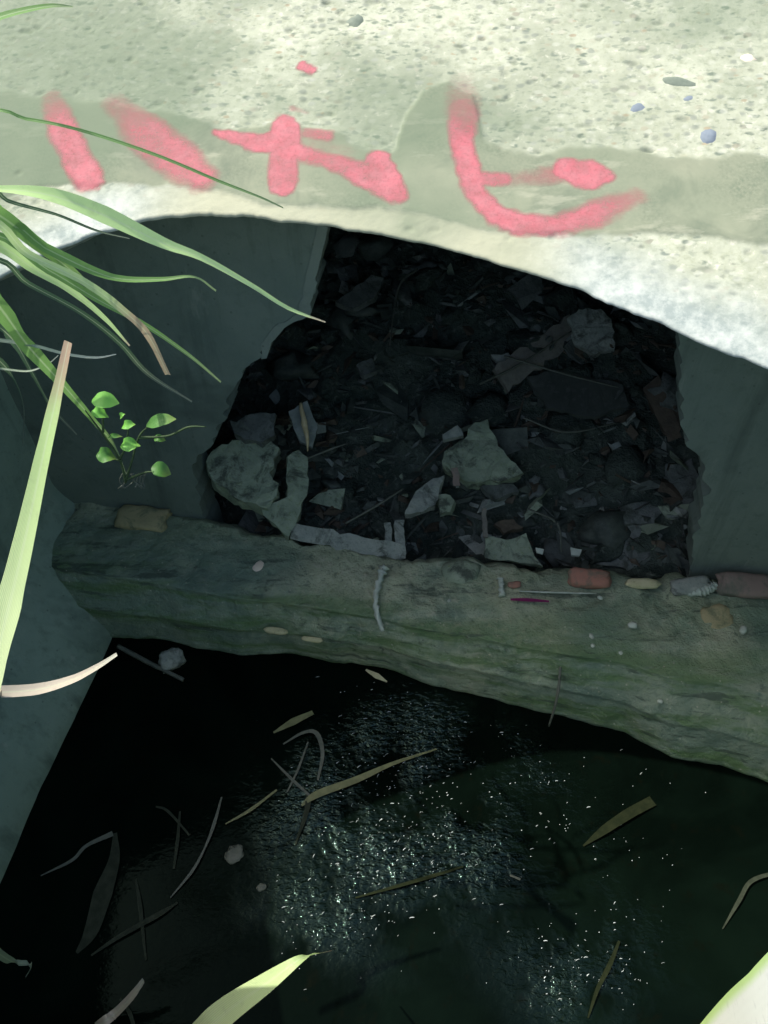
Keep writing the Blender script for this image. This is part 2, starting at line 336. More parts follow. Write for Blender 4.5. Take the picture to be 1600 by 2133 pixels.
# ------------------------------------------------------------------ sloping concrete face with painted marks
EDGE = [(-900, 1250), (-500, 900), (-250, 700), (-100, 620), (0, 578), (60, 548), (130, 520), (190, 492), (250, 472), (330, 456), (420, 449), (520, 455), (640, 468), (700, 478),
        (800, 492), (900, 511), (1000, 538), (1100, 567), (1200, 602), (1300, 642), (1400, 688), (1500, 730), (1600, 772), (1800, 870), (2100, 1040), (2600, 1400)]
E_ = sorted(to_slab(*p) for p in EDGE); EU = np.array([e[0] for e in E_]); EV = np.array([e[1] for e in E_])
def edge_v(u):
    k = np.interp(u, EU, EV)
    for d in (0.02, 0.045): k = 0.5 * k + 0.25 * (np.interp(u - d, EU, EV) + np.interp(u + d, EU, EV))
    return k
def poly_uv(pts):
    a = sorted(to_slab(*p) for p in pts); return np.array([q[0] for q in a]), np.array([q[1] for q in a])
SKT = poly_uv([(-300, 175), (0, 190), (130, 202), (240, 215), (350, 236), (450, 264), (620, 258), (700, 285), (760, 312), (822, 322), (845, 240), (880, 195), (935, 172), (985, 195), (1005, 280),
               (1050, 312), (1120, 327), (1180, 310), (1260, 304), (1400, 320), (1600, 325), (1900, 330)])
SKB = poly_uv([(-300, 470), (0, 412), (100, 386), (250, 381), (420, 396), (560, 428), (800, 436), (900, 452), (1000, 480), (1200, 492), (1350, 486), (1600, 508), (1900, 560)])
def smooth_h(u, v): return 0.005 * fbm(u * 4, v * 4, 5, 3) + 0.0010 * fbm(u * 22, v * 22, 9, 3)
def skim_mask(u, v):
    w = 0.016 * fbm(u * 24, v * 24, 21, 5) * 2; w2 = 0.006 * fbm(u * 40, v * 40, 22, 3) * 2
    return sstep(0.007, -0.007, v - np.interp(u, *SKT) + w) * sstep(-0.003, 0.003, v - np.interp(u, *SKB) + w2)

wallf = empty('concrete_headwall', SO_, 'weathered pitted concrete face daubed with pink red paint marks above the dark opening', 'headwall')
uf = np.concatenate([np.arange(-2.2, -0.86, 0.05), np.arange(-0.86, 0.98, 0.0029), np.arange(0.98, 2.3, 0.05)])
sf = np.concatenate([np.arange(0.006, 0.56, 0.0029), np.geomspace(0.56, 1.5, 14)])
U, S = np.meshgrid(uf, sf)
er = edge_v(uf) + 0.010 * fbm(uf * 26, uf * 0, 31, 4) + 0.006 * np.minimum(0, fbm(uf * 60, uf * 0 + 3, 33, 2) + 0.12)
Vv = er[None, :] + S
sk_ = skim_mask(U, Vv)
Nn = smooth_h(U, Vv) + 0.0022 * sk_ * (1 + fbm(U * 9, Vv * 9, 77, 2)) + (1 - sk_) * (0.0008 * fbm(U * 45, Vv * 70, 41, 3) + 0.0008 * fbm(U * 110, Vv * 150, 43, 2))
pit = np.zeros_like(U)
du = 0.0029; c0 = int(np.searchsorted(uf, -0.86)); nc = int((0.98 + 0.86) / du)
for i in range(4200):
    cu = RNG.uniform(-0.84, 0.96); ci = c0 + int((cu + 0.86) / du)
    if ci >= len(uf) - 1: continue
    s0 = RNG.uniform(0.02, 0.55); cv = er[ci] + s0
    m = float(skim_mask(np.array([cu]), np.array([cv]))[0])
    if m > 0.15 and RNG.random() < 0.97: continue
    if s0 < 0.10 and RNG.random() < 0.6: continue
    if fbm(np.array([cu * 7]), np.array([cv * 7]), 55, 2)[0] < RNG.uniform(-0.3, 0.15): continue
    r = 0.0018 + 0.0048 * RNG.random() ** 5; ax = RNG.uniform(1.0, 2.4); d = r * RNG.uniform(0.12, 0.4)
    ri = int((s0 - 0.006) / du); k = int(r * ax / du) + 2
    sl_ = (slice(max(0, ri - k), ri + k + 1), slice(max(0, ci - k), ci + k + 1))
    q = np.sqrt(((U[sl_] - cu) / ax) ** 2 + (Vv[sl_] - cv) ** 2) / r + 0.5 * fbm(U[sl_] * 160, Vv[sl_] * 160, 61, 2)
    g = sstep(1.15, 0.45, q)
    Nn[sl_] -= d * g; pit[sl_] = np.maximum(pit[sl_], g * RNG.uniform(0.1, 0.85) ** 1.3)
rim = sstep(0.13, 0.02, S + 0.05 * fbm(U * 14, Vv * 14, 91, 4)) * (1 - sk_) * np.clip(sstep(-0.22, -0.42, U) + sstep(0.14, 0.32, U), 0, 1)
cream = (1 - sk_) * sstep(0.09, 0.05, S) * sstep(-0.42, -0.25, U) * sstep(0.30, 0.16, U) * 0.9
falloff = sstep(-0.05, 0.32, fbm(U * 3.2, Vv * 4.5, 101, 4) + 0.62 * sstep(-0.32, -0.78, U) + 0.30 * sk_ * sstep(-0.2, -0.6, U)) * (1 - rim * 0.8)  # darkens the left side to imitate light falling off
falloff = np.clip(falloff + 0.75 * sstep(0.10, 0.35, fbm(U * 5, Vv * 5, 131, 4) + 0.55 * sstep(0.62, 0.86, U)) * (1 - rim), 0, 1) * 0.8
rows = []; nrm = []
back = [(1.5, -0.15), (0.22, -0.15), (0.15, -0.135), (0.09, -0.09), (0.045, -0.045), (0.014, -0.013), (0.002, -0.0025)]
for s_, n_ in back:
    rows.append(np.full_like(uf, s_)); nrm.append(np.full_like(uf, n_) + (0.006 * fbm(uf * 30, uf * 0 + n_ * 60, 71, 3) if -0.12 < n_ < -0.02 else 0))
SS = np.vstack([np.array(rows), S]); NN = np.vstack([np.array(nrm), Nn])
VV = er[None, :] + SS; UU = np.vstack([np.repeat(uf[None, :], len(back), 0), U])
P0 = P = np.array(SO_)[None, None, :] + UU[..., None] * np.array(SU) + VV[..., None] * np.array(SV) + NN[..., None] * np.array(SN)
pad = lambda a: np.vstack([np.repeat(a[:1], len(back), 0), a])
grid_obj('face', P, M['face'], wallf, {'skim': pad(sk_), 'pit': pad(pit), 'rim': pad(rim), 'cream': pad(cream), 'falloff': pad(falloff)})

def paint(strokes):
    """one daub of paint: list of (polyline px, widths px, coverage list, softness px)"""
    segs = []
    for pts, wd, cv, soft in strokes:
        for (a, b, wa, wb, ca, cb) in zip(pts[:-1], pts[1:], wd[:-1], wd[1:], cv[:-1], cv[1:]):
            segs.append((to_slab(*a), to_slab(*b), wa, wb, ca, cb, soft))
    px2 = depth(slab_pt(0, 0.15)) / FPX
    lo = np.min([np.minimum(s[0], s[1]) for s in segs], 0) - 0.05; hi = np.max([np.maximum(s[0], s[1]) for s in segs], 0) + 0.05
    ci = slice(int(np.searchsorted(uf, lo[0])), int(np.searchsorted(uf, hi[0]))); u = U[:, ci]; v = Vv[:, ci]
    cov = np.zeros_like(u)
    wob = 0.0075 * fbm(u * 24, v * 24, 201, 3) * 2 + 0.0025 * fbm(u * 110, v * 110, 202, 2) * 2
    for a, b, wa, wb, ca, cb, soft in segs:
        du_, dv_ = b[0] - a[0], b[1] - a[1]; L2 = du_ * du_ + dv_ * dv_ + 1e-9
        t = np.clip(((u - a[0]) * du_ + (v - a[1]) * dv_) / L2, 0, 1)
        d = np.hypot(u - a[0] - t * du_, v - a[1] - t * dv_)
        r = (wa + (wb - wa) * t) * 0.56 * px2; s = (soft * 1.0 + 2) * px2
        cov = np.maximum(cov, sstep(s * 0.7, -s * 0.7, d - r + wob) * (ca + (cb - ca) * t))
    P = P0[len(back):, ci] + 0.00025 * np.array(SN)
    return grid_obj('paint_mark', P, M['paint'], wallf, {'cover': cov}, cov > 0.01)
paint([([(108, 205), (130, 265), (160, 335), (188, 372)], [46, 50, 50, 60], [0.25, 0.85, 0.9, 0.95], 14), ([(180, 368), (216, 380)], [34, 14], [0.9, 0.9], 8), ([(185, 368), (205, 392)], [30, 10], [0.9, 0.9], 8)])
paint([([(245, 222), (310, 285), (370, 330), (418, 372)], [50, 74, 78, 54], [0.35, 0.75, 0.8, 0.9], 26)])
paint([([(592, 265), (592, 330), (592, 388)], [54, 52, 50], [1, 1, 1], 8), ([(452, 280), (520, 296), (590, 300)], [16, 46, 52], [0.95, 1, 1], 8), ([(600, 312), (680, 338), (770, 372), (822, 400)], [40, 34, 46, 56], [1, 0.75, 0.95, 1], 12),
       ([(792, 335), (815, 385), (832, 412)], [44, 56, 20], [1, 1, 1], 8), ([(640, 280), (685, 285)], [16, 22], [0.5, 0.75], 12), ([(650, 300), (720, 320)], [30, 40], [0.18, 0.15], 40)])
paint([([(628, 138), (652, 145)], [22, 18], [1, 1], 6)])
paint([([(965, 165), (960, 235)], [60, 58], [0.12, 0.38], 30), ([(962, 235), (965, 300), (972, 355), (990, 405), (1030, 448), (1085, 470), (1150, 471)], [58, 50, 44, 42, 46, 46, 34], [0.5, 0.9, 1, 1, 1, 1, 0.9], 12),
       ([(1165, 471), (1240, 443), (1325, 412)], [34, 46, 34], [0.8, 0.95, 0.35], 22), ([(985, 374), (1050, 376)], [30, 28], [0.9, 0.8], 10), ([(1060, 376), (1165, 366)], [24, 34], [0.3, 0.5], 24), ([(1180, 355), (1225, 365), (1262, 368)], [44, 66, 30], [1, 1, 1], 10)])
paint([([(610, 226), (640, 235)], [10, 8], [0.45, 0.3], 10)])

def pebble(px, py, wpx, hpx, ang, mat):
    u, v = to_slab(px, py); k = depth(slab_pt(u, v)) / FPX; a = 1.25 * wpx * k / 2; b = 1.25 * hpx * k / 2 / 0.78
    bm = bmesh.new(); bmesh.ops.create_icosphere(bm, subdivisions=3, radius=1)
    for w in bm.verts:
        c = w.co; f = (1 + 0.55 * mnoise.noise(c * 1.3 + Vector((px * .37, py * .21, 0)))) / max(abs(c.x) + abs(c.y), 0.8) ** 0.5
        x, y, z = c.x * a * f, c.y * b * f, c.z * min(a, b) * 0.75
        ca, sa = math.cos(ang), math.sin(ang)
        w.co = slab_pt(u + x * ca - y * sa, v + x * sa + y * ca, -min(a, b) * 0.62 + z) - SO_
    o = bm_obj('pebble', bm, mat, None, True); o.parent = wallf
for a in [(1415, 171, 98, 26, -0.02, 'greenstone'), (1328, 225, 52, 26, 0.5, 'blue'), (1434, 205, 30, 18, 0.2, 'blue'), (1476, 286, 54, 44, -0.5, 'blue'), (1556, 121, 44, 26, 0.2, 'creamstone'), (740, 45, 46, 44, 0.1, 'greenstone')]:
    pebble(*a[:5], M[a[5]])

# ------------------------------------------------------------------ chamber walls (bulkhead with broken opening), ledge, water
def sheet(name, outline, thick, mat, parent=None, normal=None, jitter=0.0, seg=0.02, seed=0, bevel=0.0):
    """flat-faced solid from a 3-D outline (planar), pushed back along -normal by thick"""
    pts = []
    n = len(outline)
    for i in range(n):
        a, b = outline[i], outline[(i + 1) % n]; k = max(1, int((b - a).length / seg))
        for j in range(k): pts.append(a.lerp(b, j / k))
    if normal is None: normal = (outline[1] - outline[0]).cross(outline[2] - outline[1]).normalized()
    cen = sum(pts, Vector()) / len(pts)
    bm = bmesh.new(); top = []
    for p in pts:
        d = (p - cen); q = p + d.normalized() * jitter * mnoise.noise(p * 38 + Vector((seed, 0, 0)))
        top.append(bm.verts.new(q))
    f = bm.faces.new(top); f.normal_update()
    if f.normal.dot(normal) < 0: f.normal_flip()
    r = bmesh.ops.extrude_face_region(bm, geom=[f])
    vs = [g for g in r['geom'] if isinstance(g, bmesh.types.BMVert)]
    for v in vs: v.co -= normal * thick          # the extruded copy becomes the back
    bmesh.ops.recalc_face_normals(bm, faces=bm.faces[:])
    bmesh.ops.triangulate(bm, faces=[q for q in bm.faces if len(q.verts) > 4])
    return bm

Z_TOP = -0.63
def on_wall(px, py): return at_plane(px, py, WP, WN)
def wall_at(x, z): return Vector((x, wall_y(x), z))
left_out = [wall_at(-1.02, -1.9), wall_at(-1.02, Z_TOP), wall_at(on_wall(690, 420).x, Z_TOP)] + [on_wall(*p) for p in
            [(681, 480), (668, 540), (655, 600), (640, 655), (590, 685), (560, 715), (550, 742), (515, 765), (488, 805), (470, 855), (450, 900), (420, 950), (404, 985), (410, 1030), (424, 1075), (440, 1110)]]
left_out += [wall_at(left_out[-1].x, -1.9)]
bulk = empty('bulkhead_wall', wall_at(-0.2, -1.5), 'smooth grey rendered wall broken through by a debris filled hole', 'wall')
bm_obj('left_panel', sheet('p', left_out, 0.09, None, normal=WN, jitter=0.022, seg=0.012), M['wall'], bulk)
right_out = [wall_at(1.35, -1.9), wall_at(1.35, Z_TOP)] + [wall_at(on_wall(1412, 640).x, Z_TOP)] + [on_wall(*p) for p in
            [(1414, 690), (1416, 760), (1420, 860), (1432, 925), (1466, 960), (1476, 1010), (1468, 1060), (1448, 1110), (1442, 1180)]]
right_out += [wall_at(right_out[-1].x, -1.9)]
bm_obj('right_panel', sheet('p', right_out, 0.09, None, normal=WN, jitter=0.018, seg=0.012), M['wall'], bulk)

M['edge'] = wall_mat('lit_edge_render', (0.15, 0.185, 0.147), (0.19, 0.225, 0.178), (0.12, 0.15, 0.117), (0.08, 0.105, 0.08), (0.22, 0.25, 0.20))  # paler than the wall to imitate light on the cut edge
def edge_strip(pts, w):
    a = [on_wall(*p) + WN * 0.002 for p in pts]; b = [on_wall(p[0] + q, p[1]) + WN * 0.002 for p, q in zip(pts, w)]
    bm_obj('broken_edge', sheet('e', a + b[::-1], 0.06, None, normal=WN, jitter=0.016, seg=0.01, seed=4), M['edge'], bulk)
edge_strip([(684, 470), (670, 540), (657, 600), (643, 652), (596, 684), (566, 712), (556, 745)], [-22, -24, -26, -20, -28, -18, -10])

def slab_box(name, a, b, mat, label, cat):
    bm = bmesh.new(); bmesh.ops.create_cube(bm, size=1)
    for v in bm.verts:
        v.co = Vector([a[i] + (v.co[i] + 0.5) * (b[i] - a[i]) for i in range(3)])
    bmesh.ops.bevel(bm, geom=bm.edges[:], offset=0.012, segments=2, affect='EDGES')
    return tag(bm_obj(name, bm, mat), label, cat)
# left side wall: a gently uneven sheet with its thickness, running along the water
LW0 = at_z(232, 1332, Z_WATER); LW1 = at_z(20, 1790, Z_WATER)
def lw_x(y): return LW0.x + (y - LW0.y) * (LW1.x - LW0.x) / (LW1.y - LW0.y)
ys = np.linspace(-0.3, 1.42, 120); zs = np.linspace(-1.95, -0.72, 90)
Yg, Zg = np.meshgrid(ys, zs)
Xg = np.vectorize(lw_x)(Yg) - 0.19 * sstep(-1.70, -1.42, Zg) * sstep(0.3, 0.95, Yg) + 0.018 * fbm(Yg * 4, Zg * 4, 301, 4) - 0.02 * (Zg - Z_WATER) * 0.4
topy = np.stack([np.stack([Xg[-1] - 0.25, ys, np.full_like(ys, -0.722)], -1)], 0)
Pw = np.concatenate([np.stack([Xg, Yg, Zg], -1), topy], 0)
tag(grid_obj('side_wall', Pw, M['side']), 'slimy dark side wall rising from the water at the lower left', 'wall')
slab_box('far_side_wall', (1.28, -0.3, -1.95), (1.5, 1.3, -0.72), M['side'], 'damp rendered wall closing the pit beyond the right end of the ledge', 'wall')
slab_box('near_wall', (-1.12, -0.42, -1.95), (1.5, -0.22, -0.72), M['side'], 'damp rendered wall of the pit below the viewer', 'wall')

# ledge: swept section, back line L1 to waterline LB
L1 = [(-100, 985), (100, 1018), (250, 1042), (430, 1088), (600, 1122), (760, 1152), (850, 1168), (1000, 1172), (1080, 1190), (1200, 1195), (1330, 1200), (1450, 1205), (1600, 1218), (1800, 1240)]
LB = [(-100, 1290), (100, 1310), (232, 1334), (330, 1342), (500, 1366), (640, 1372), (800, 1396), (900, 1432), (1150, 1492), (1300, 1528), (1400, 1585), (1500, 1602), (1600, 1640), (1800, 1720)]
xs = np.linspace(-100, 1800, 430)
y1 = np.interp(xs, *zip(*L1)); yb = np.interp(xs, *zip(*LB))
PROF = [(-0.015, -1.66, 0.0), (-0.01, -1.51, 0.0), (0.01, -1.494, 0.02), (0.25, -1.500, 0.15), (0.55, -1.512, 0.45), (0.575, -1.524, 0.5), (0.80, -1.592, 0.75), (0.815, -1.604, 0.78), (0.98, -1.69, 0.95), (1.04, -1.80, 1.0)]
fr = []; NR = 84
tt = np.concatenate([np.linspace(i, i + 1, max(4, int(70 * (PROF[i + 1][0] - PROF[i][0]) + 60 * abs(PROF[i + 1][1] - PROF[i][1]))), endpoint=False) for i in range(len(PROF) - 1)])
rows = []; rowa = []
for t in tt:
    i = int(t); f = t - i
    fr_, z_, ra = [PROF[i][k] + (PROF[i + 1][k] - PROF[i][k]) * f for k in range(3)]
    line = [at_z(x, a + (b - a) * fr_, z_) for x, a, b in zip(xs, y1, yb)]
    rows.append([tuple(p) for p in line]); rowa.append(ra)
PL = np.array(rows); RA = np.repeat(np.array(rowa)[:, None], len(xs), 1)
dz = 0.010 * fbm(PL[..., 0] * 7, PL[..., 1] * 9, 401, 4) + 0.010 * fbm(PL[..., 0] * 30, PL[..., 1] * 34 + PL[..., 2] * 20, 402, 4) + 0.003 * fbm(PL[..., 0] * 3, (PL[..., 1] + 1.5 * PL[..., 2]) * 30, 403, 3) - 0.008 * sstep(0.1, 0.3, fbm(PL[..., 0] * 11, PL[..., 1] * 11, 405, 3))
PL[..., 2] += dz * np.where(RA > 0.93, 0.4, 1); PL[..., 1] -= 0.7 * dz * (RA > 0.4)
JAG = 0.030 * fbm(PL[..., 0] * 16, PL[..., 0] * 0, 411, 5) + 0.018 * np.minimum(0, fbm(PL[..., 0] * 34, PL[..., 0] * 0, 412, 2))
PL[..., 1] += JAG * np.clip(1 - RA / 0.12, 0, 1); PL[..., 2] += 0.7 * JAG * np.clip(1 - RA / 0.25, 0, 1)
PL[..., 1] += 0.014 * fbm(PL[..., 0] * 9, PL[..., 0] * 0, 413, 4) * sstep(0.75, 0.95, RA)
slime = sstep(-0.15, 0.2, fbm(PL[..., 0] * 4, PL[..., 1] * 5, 404, 3) + 0.35 * sstep(0.45, 0.85, PL[..., 0]) + 0.3 * sstep(-0.2, -0.6, PL[..., 0]) + 0.3 * (RA - 0.5))
ledge = empty('ledge_wall', at_z(800, 1300, -1.6), 'broken mossy masonry ledge crossing the pit between hole and water', 'ledge')
grid_obj('mortar_body', PL, M['ledge'], ledge, {'row': RA, 'slime': slime})

def lump(name, c, size, rot, mat, parent, seed=0, rough=0.25, square=0.6, sub=3):
    """rounded block: square 0 = ball, 1 = box"""
    bm = bmesh.new(); bmesh.ops.create_icosphere(bm, subdivisions=sub, radius=1)
    Mx = Matrix.Rotation(rot[2], 3, 'Z') @ Matrix.Rotation(rot[0], 3, 'X') @ Matrix.Rotation(rot[1], 3, 'Y')
    off = Vector((seed * 3.7, seed * 1.3, 0))
    for v in bm.verts:
        d = v.co.copy(); m = max(abs(d.x), abs(d.y), abs(d.z))
        q = d.lerp(d / m, square) * (1 + rough * mnoise.noise(d * 1.8 + off) + rough * 0.35 * mnoise.noise(d * 5 + off))
        v.co = Mx @ Vector((q.x * size[0], q.y * size[1], q.z * size[2])) + c
    return bm_obj(name, bm, mat, parent, True)
def px_m(p, px): return px * depth(p) / FPX
def ledge_brick(px, py, wpx, hpx, z, rz, mat, label=None, square=0.75, seed=0):
    p = at_z(px, py, z); w = px_m(p, wpx) / 2; h = px_m(p, hpx) / 2
    o = lump('brick', p - Vector((0, 0, 0.004)), (w, h * 1.25, h * 0.8), (0.25, 0, rz), mat, ledge, seed, 0.2, square)
    if label: o['label'] = label
    return o
ledge_brick(298, 1080, 104, 44, -1.492, -0.16, M['tan'], 'tan worn brick', 0.9, 1)
ledge_brick(1228, 1203, 92, 34, -1.475, -0.1, M['orange'], 'orange rounded brick', 0.45, 2)
ledge_brick(1560, 1218, 130, 44, -1.475, -0.12, M['pinkbrick'], 'dull pink brick', 0.5, 3)
ledge_brick(1340, 1213, 72, 18, -1.480, -0.05, M['yellow'], 'yellow stone chip', 0.3, 4)
ledge_brick(1330, 1308, 58, 46, -1.528, 0.0, M['tan'], None, 0.85, 5)
ledge_brick(1490, 1290, 66, 44, -1.512, 0.05, M['tan'], None, 0.9, 6)
ledge_brick(545, 1186, 40, 34, -1.513, 0.6, M['creamstone'], 'cream stone chip', 0.3, 7)
ledge_brick(1072, 1216, 28, 12, -1.485, 0.1, M['orange'], 'orange brick chip', 0.3, 8)
ledge_brick(575, 1312, 50, 12, -1.570, -0.15, M['yellow'], None, 0.3, 9)
ledge_brick(650, 1330, 46, 9, -1.575, -0.15, M['yellow'], None, 0.3, 10)
ledge_brick(960, 1192, 80, 46, -1.495, 0.0, M['rubble_moss'], None, 0.4, 11)
ledge_brick(1440, 1218, 90, 30, -1.482, 0.2, M['rubble'], None, 0.4, 12)
for i, (px, py, w, h, z) in enumerate([(1318, 1302, 20, 15, -1.505), (1548, 1312, 22, 14, -1.51), (1292, 1361, 14, 12, -1.535), (1344, 1377, 12, 7, -1.54), (1235, 1345, 10, 8, -1.53), (1232, 1325, 14, 9, -1.525), (1375, 1461, 12, 9, -1.575), (936, 1251, 9, 7, -1.50), (1325, 1368, 9, 6, -1.535), (1250, 1245, 12, 8, -1.497)]):
    p = at_z(px, py, z); lump('pebble', p * (1 - 0.012), (px_m(p, w) / 2, px_m(p, h) / 2, px_m(p, h) / 2.5), (0, 0, i), M['white'], ledge, i, 0.3, 0.3, 2)

# ------------------------------------------------------------------ ribbons and tubes
def ribbon(name, pts, widths, mat, parent=None, facing=None, fold=0.25, twist=0.0, n=36, seed=0):
    """pts: 3-D path; widths in metres; Catmull-Rom resampled; V-folded leaf with UVs"""
    P_ = [Vector(p) for p in pts]
    P_ = [P_[0] * 2 - P_[1]] + P_ + [P_[-1] * 2 - P_[-2]]
    m = len(pts) - 1; path = []; wd = []
    for i in range(n + 1):
        t = i / n * m; k = min(int(t), m - 1); f = t - k
        a, b, c, d = P_[k:k + 4]
        path.append(0.5 * ((2 * b) + (c - a) * f + (2 * a - 5 * b + 4 * c - d) * f * f + (3 * b - a - 3 * c + d) * f ** 3))
        wd.append(widths[k] + (widths[k + 1] - widths[k]) * f)
    V_ = []; F_ = []; UVs = []
    for i in range(n + 1):
        T = (path[min(i + 1, n)] - path[max(i - 1, 0)]).normalized()
        Nf = Vector((0, 0, 1)) if facing == 'up' else ((-path[i]).normalized() + SUN * 0.75).normalized()
        B = T.cross(Nf)
        if B.length < 1e-4: B = Vector((1, 0, 0))
        B.normalize(); Nf = B.cross(T)
        if twist: 
            ang = twist * math.sin(2.2 * i / n * math.pi + seed); B, Nf = B * math.cos(ang) + Nf * math.sin(ang), Nf * math.cos(ang) - B * math.sin(ang)
        for j, s in enumerate((-1, -0.5, 0, 0.5, 1)):
            w = wd[i] * 0.5 * (1 + (0.10 if wd[i] < 0.014 else 0.03 if wd[i] < 0.03 else 0) * mnoise.noise(Vector((i * 0.35, s * 2, seed))))
            V_.append(path[i] + B * (s * w) + Nf * (abs(s) * w * fold)); UVs.append(((s + 1) / 2, i / n))
    for i in range(n):
        for j in range(4):
            a = i * 5 + j; F_.append((a, a + 1, a + 6, a + 5))
    o = mesh_obj(name, V_, F_, mat, parent)
    uv = o.data.uv_layers.new(name='UVMap')
    for lp in o.data.loops: uv.data[lp.index].uv = UVs[lp.vertex_index]
    return o
def tube(name, pts, radii, mat, parent=None, sides=7, seed=0, wob=0.0, n=24):
    P_ = [Vector(p) for p in pts]; P_ = [P_[0] * 2 - P_[1]] + P_ + [P_[-1] * 2 - P_[-2]]
    m = len(pts) - 1; V_ = []; F_ = []; path = []; rd = []
    for i in range(n + 1):
        t = i / n * m; k = min(int(t), m - 1); f = t - k; a, b, c, d = P_[k:k + 4]
        path.append(0.5 * ((2 * b) + (c - a) * f + (2 * a - 5 * b + 4 * c - d) * f * f + (3 * b - a - 3 * c + d) * f ** 3))
        rd.append(radii[k] + (radii[k + 1] - radii[k]) * f)
    for i in range(n + 1):
        T = (path[min(i + 1, n)] - path[max(i - 1, 0)]).normalized(); A = T.orthogonal().normalized(); B = T.cross(A)
        for j in range(sides):
            an = 2 * math.pi * j / sides; r = rd[i] * (1 + wob * mnoise.noise(Vector((i * .5, j * 1.1, seed))))
            V_.append(path[i] + (A * math.cos(an) + B * math.sin(an)) * r)
    for i in range(n):
        for j in range(sides):
            a = i * sides + j; b = i * sides + (j + 1) % sides; F_.append((a, b, b + sides, a + sides))
    F_.append(tuple(range(sides - 1, -1, -1))); F_.append(tuple(range(n * sides, (n + 1) * sides)))
    return mesh_obj(name, V_, F_, mat, parent)

# white lime drips and hanging root on the ledge
def drip(pts, wpx):
    pp = [at_z(x, y, z) + Vector((0, -0.003, 0.004)) for x, y, z in pts]
    tube('lime_drip', pp, [px_m(pp[0], w) / 2 for w in wpx], M['white'], ledge, 8, len(pts), 1.1, 40)
drip([(800, 1180, -1.488), (792, 1205, -1.492), (783, 1240, -1.497), (785, 1275, -1.508), (797, 1315, -1.532)], [18, 12, 11, 9, 7])
drip([(1042, 1205, -1.488), (1044, 1222, -1.492), (1045, 1242, -1.497)], [12, 10, 16])
drip([(1160, 1335, -1.525), (1158, 1358, -1.535), (1164, 1375, -1.545)], [9, 22, 10])
drip([(1080, 1231, -1.494), (1150, 1234, -1.494), (1240, 1236, -1.494)], [3, 4, 3])
drip([(1430, 1238, -1.494), (1470, 1228, -1.49), (1490, 1218, -1.486)], [10, 22, 14])
pp = [at_z(x, y, z) + Vector((0, -0.012, 0.012)) for x, y, z in [(1164, 1385, -1.55), (1160, 1430, -1.585), (1152, 1470, -1.63), (1140, 1508, -1.69)]]
tag(tube('hanging_root', pp, [0.003, 0.0035, 0.003, 0.002], M['litter']), 'thin pale root hanging down the ledge into the water', 'root')
pp = [at_z(x, y, -1.492) + Vector((0, 0, 0.006)) for x, y in [(1063, 1252), (1100, 1253), (1143, 1256)]]
tag(ribbon('plastic_strip', pp, [0.006, 0.010, 0.005], M['magenta'], None, 'up', 0.1), 'torn magenta plastic strip lying on the ledge below the orange brick', 'litter')

# ------------------------------------------------------------------ water
xw = np.linspace(-0.85, 1.3, 200); yw_ = np.linspace(-0.35, 1.4, 160)
Xw, Yw = np.meshgrid(xw, yw_)
CL = [((870, 1480), 60, 40, 26), ((830, 1600), 90, 60, 60), ((800, 1700), 95, 60, 60), ((900, 1750), 70, 45, 90), ((840, 1830), 80, 50, 60), ((720, 1900), 70, 50, 36), ((1060, 1610), 90, 25, 26), ((1150, 1690), 50, 30, 14),
      ((1180, 1720), 25, 12, 8), ((1290, 1770), 40, 25, 12), ((1220, 1930), 90, 50, 22), ((1180, 2020), 60, 50, 36), ((1260, 2040), 50, 60, 30), ((1350, 1640), 130, 30, 7), ((700, 1680), 60, 80, 20), ((1000, 1500), 110, 40, 24), ((640, 1950), 25, 30, 10), ((760, 1420), 40, 20, 6)]
ripple = np.zeros_like(Xw)                                  # where the trickle ruffles the surface
for (cx, cy), sx, sy, cnt in CL:
    c = at_z(cx, cy, Z_WATER); ripple += min(0.8, cnt / 60) * np.exp(-0.5 * (((Xw - c.x) / px_m(c, sx * 1.5)) ** 2 + ((Yw - c.y) / px_m(c, sy * 1.5)) ** 2))
tag(grid_obj('water', np.stack([Xw, Yw, np.full_like(Xw, Z_WATER)], -1), M['water'], None, {'ripple': np.clip(ripple, 0, 1)}), kind='structure')

# ------------------------------------------------------------------ tunnel behind the hole, with rubble bed
DIG = [(at_z(485, 1055, -1.55), 0.10, 0.16), (at_z(905, 1115, -1.55), 0.09, 0.10), (at_z(1080, 1185, -1.55), 0.10, 0.08), (at_z(520, 830, -1.4), 0.08, 0.10), (at_z(1160, 1100, -1.5), 0.08, 0.07)]
def bed_z(x, y):
    z = -1.545 + 0.42 * np.maximum(0, y - wall_y(x) - 0.02)
    for c, rad, d in DIG: z = z - d * np.exp(-((x - c.x) ** 2 + (y - c.y) ** 2) / (rad * rad))
    return z
BP = Vector((0.2, wall_y(0.2) + 0.02, -1.545)); BN = Vector((0.06, -0.42, 1.0)).normalized()
def on_bed(px, py, lift=0.0): return at_plane(px, py, BP + Vector((0, 0, lift)), BN)
xb = np.linspace(-0.62, 1.12, 240); yb_ = np.linspace(-0.02, 1.75, 240)
Xb, Tb = np.meshgrid(xb, yb_); Yb = wall_y(Xb) + Tb
Zb = bed_z(Xb, Yb) + 0.09 * fbm(Xb * 6, Yb * 6, 501, 4) + 0.05 * fbm(Xb * 20, Yb * 20, 502, 3)
tag(grid_obj('debris_bed', np.stack([Xb, Yb, np.maximum(Zb, -1.7)], -1), M['soil']), kind='structure')
def tbox(name, a, b, label):
    o = slab_box(name, a, b, M['soil'], label, 'wall'); return o
tbox('tunnel_wall', (-0.66, 1.48, -1.7), (-0.56, 3.1, -0.5), 'dark earth wall on the left inside the hole')
tbox('tunnel_wall', (1.06, 1.32, -1.7), (1.2, 3.1, -0.5), 'dark earth wall on the right inside the hole')
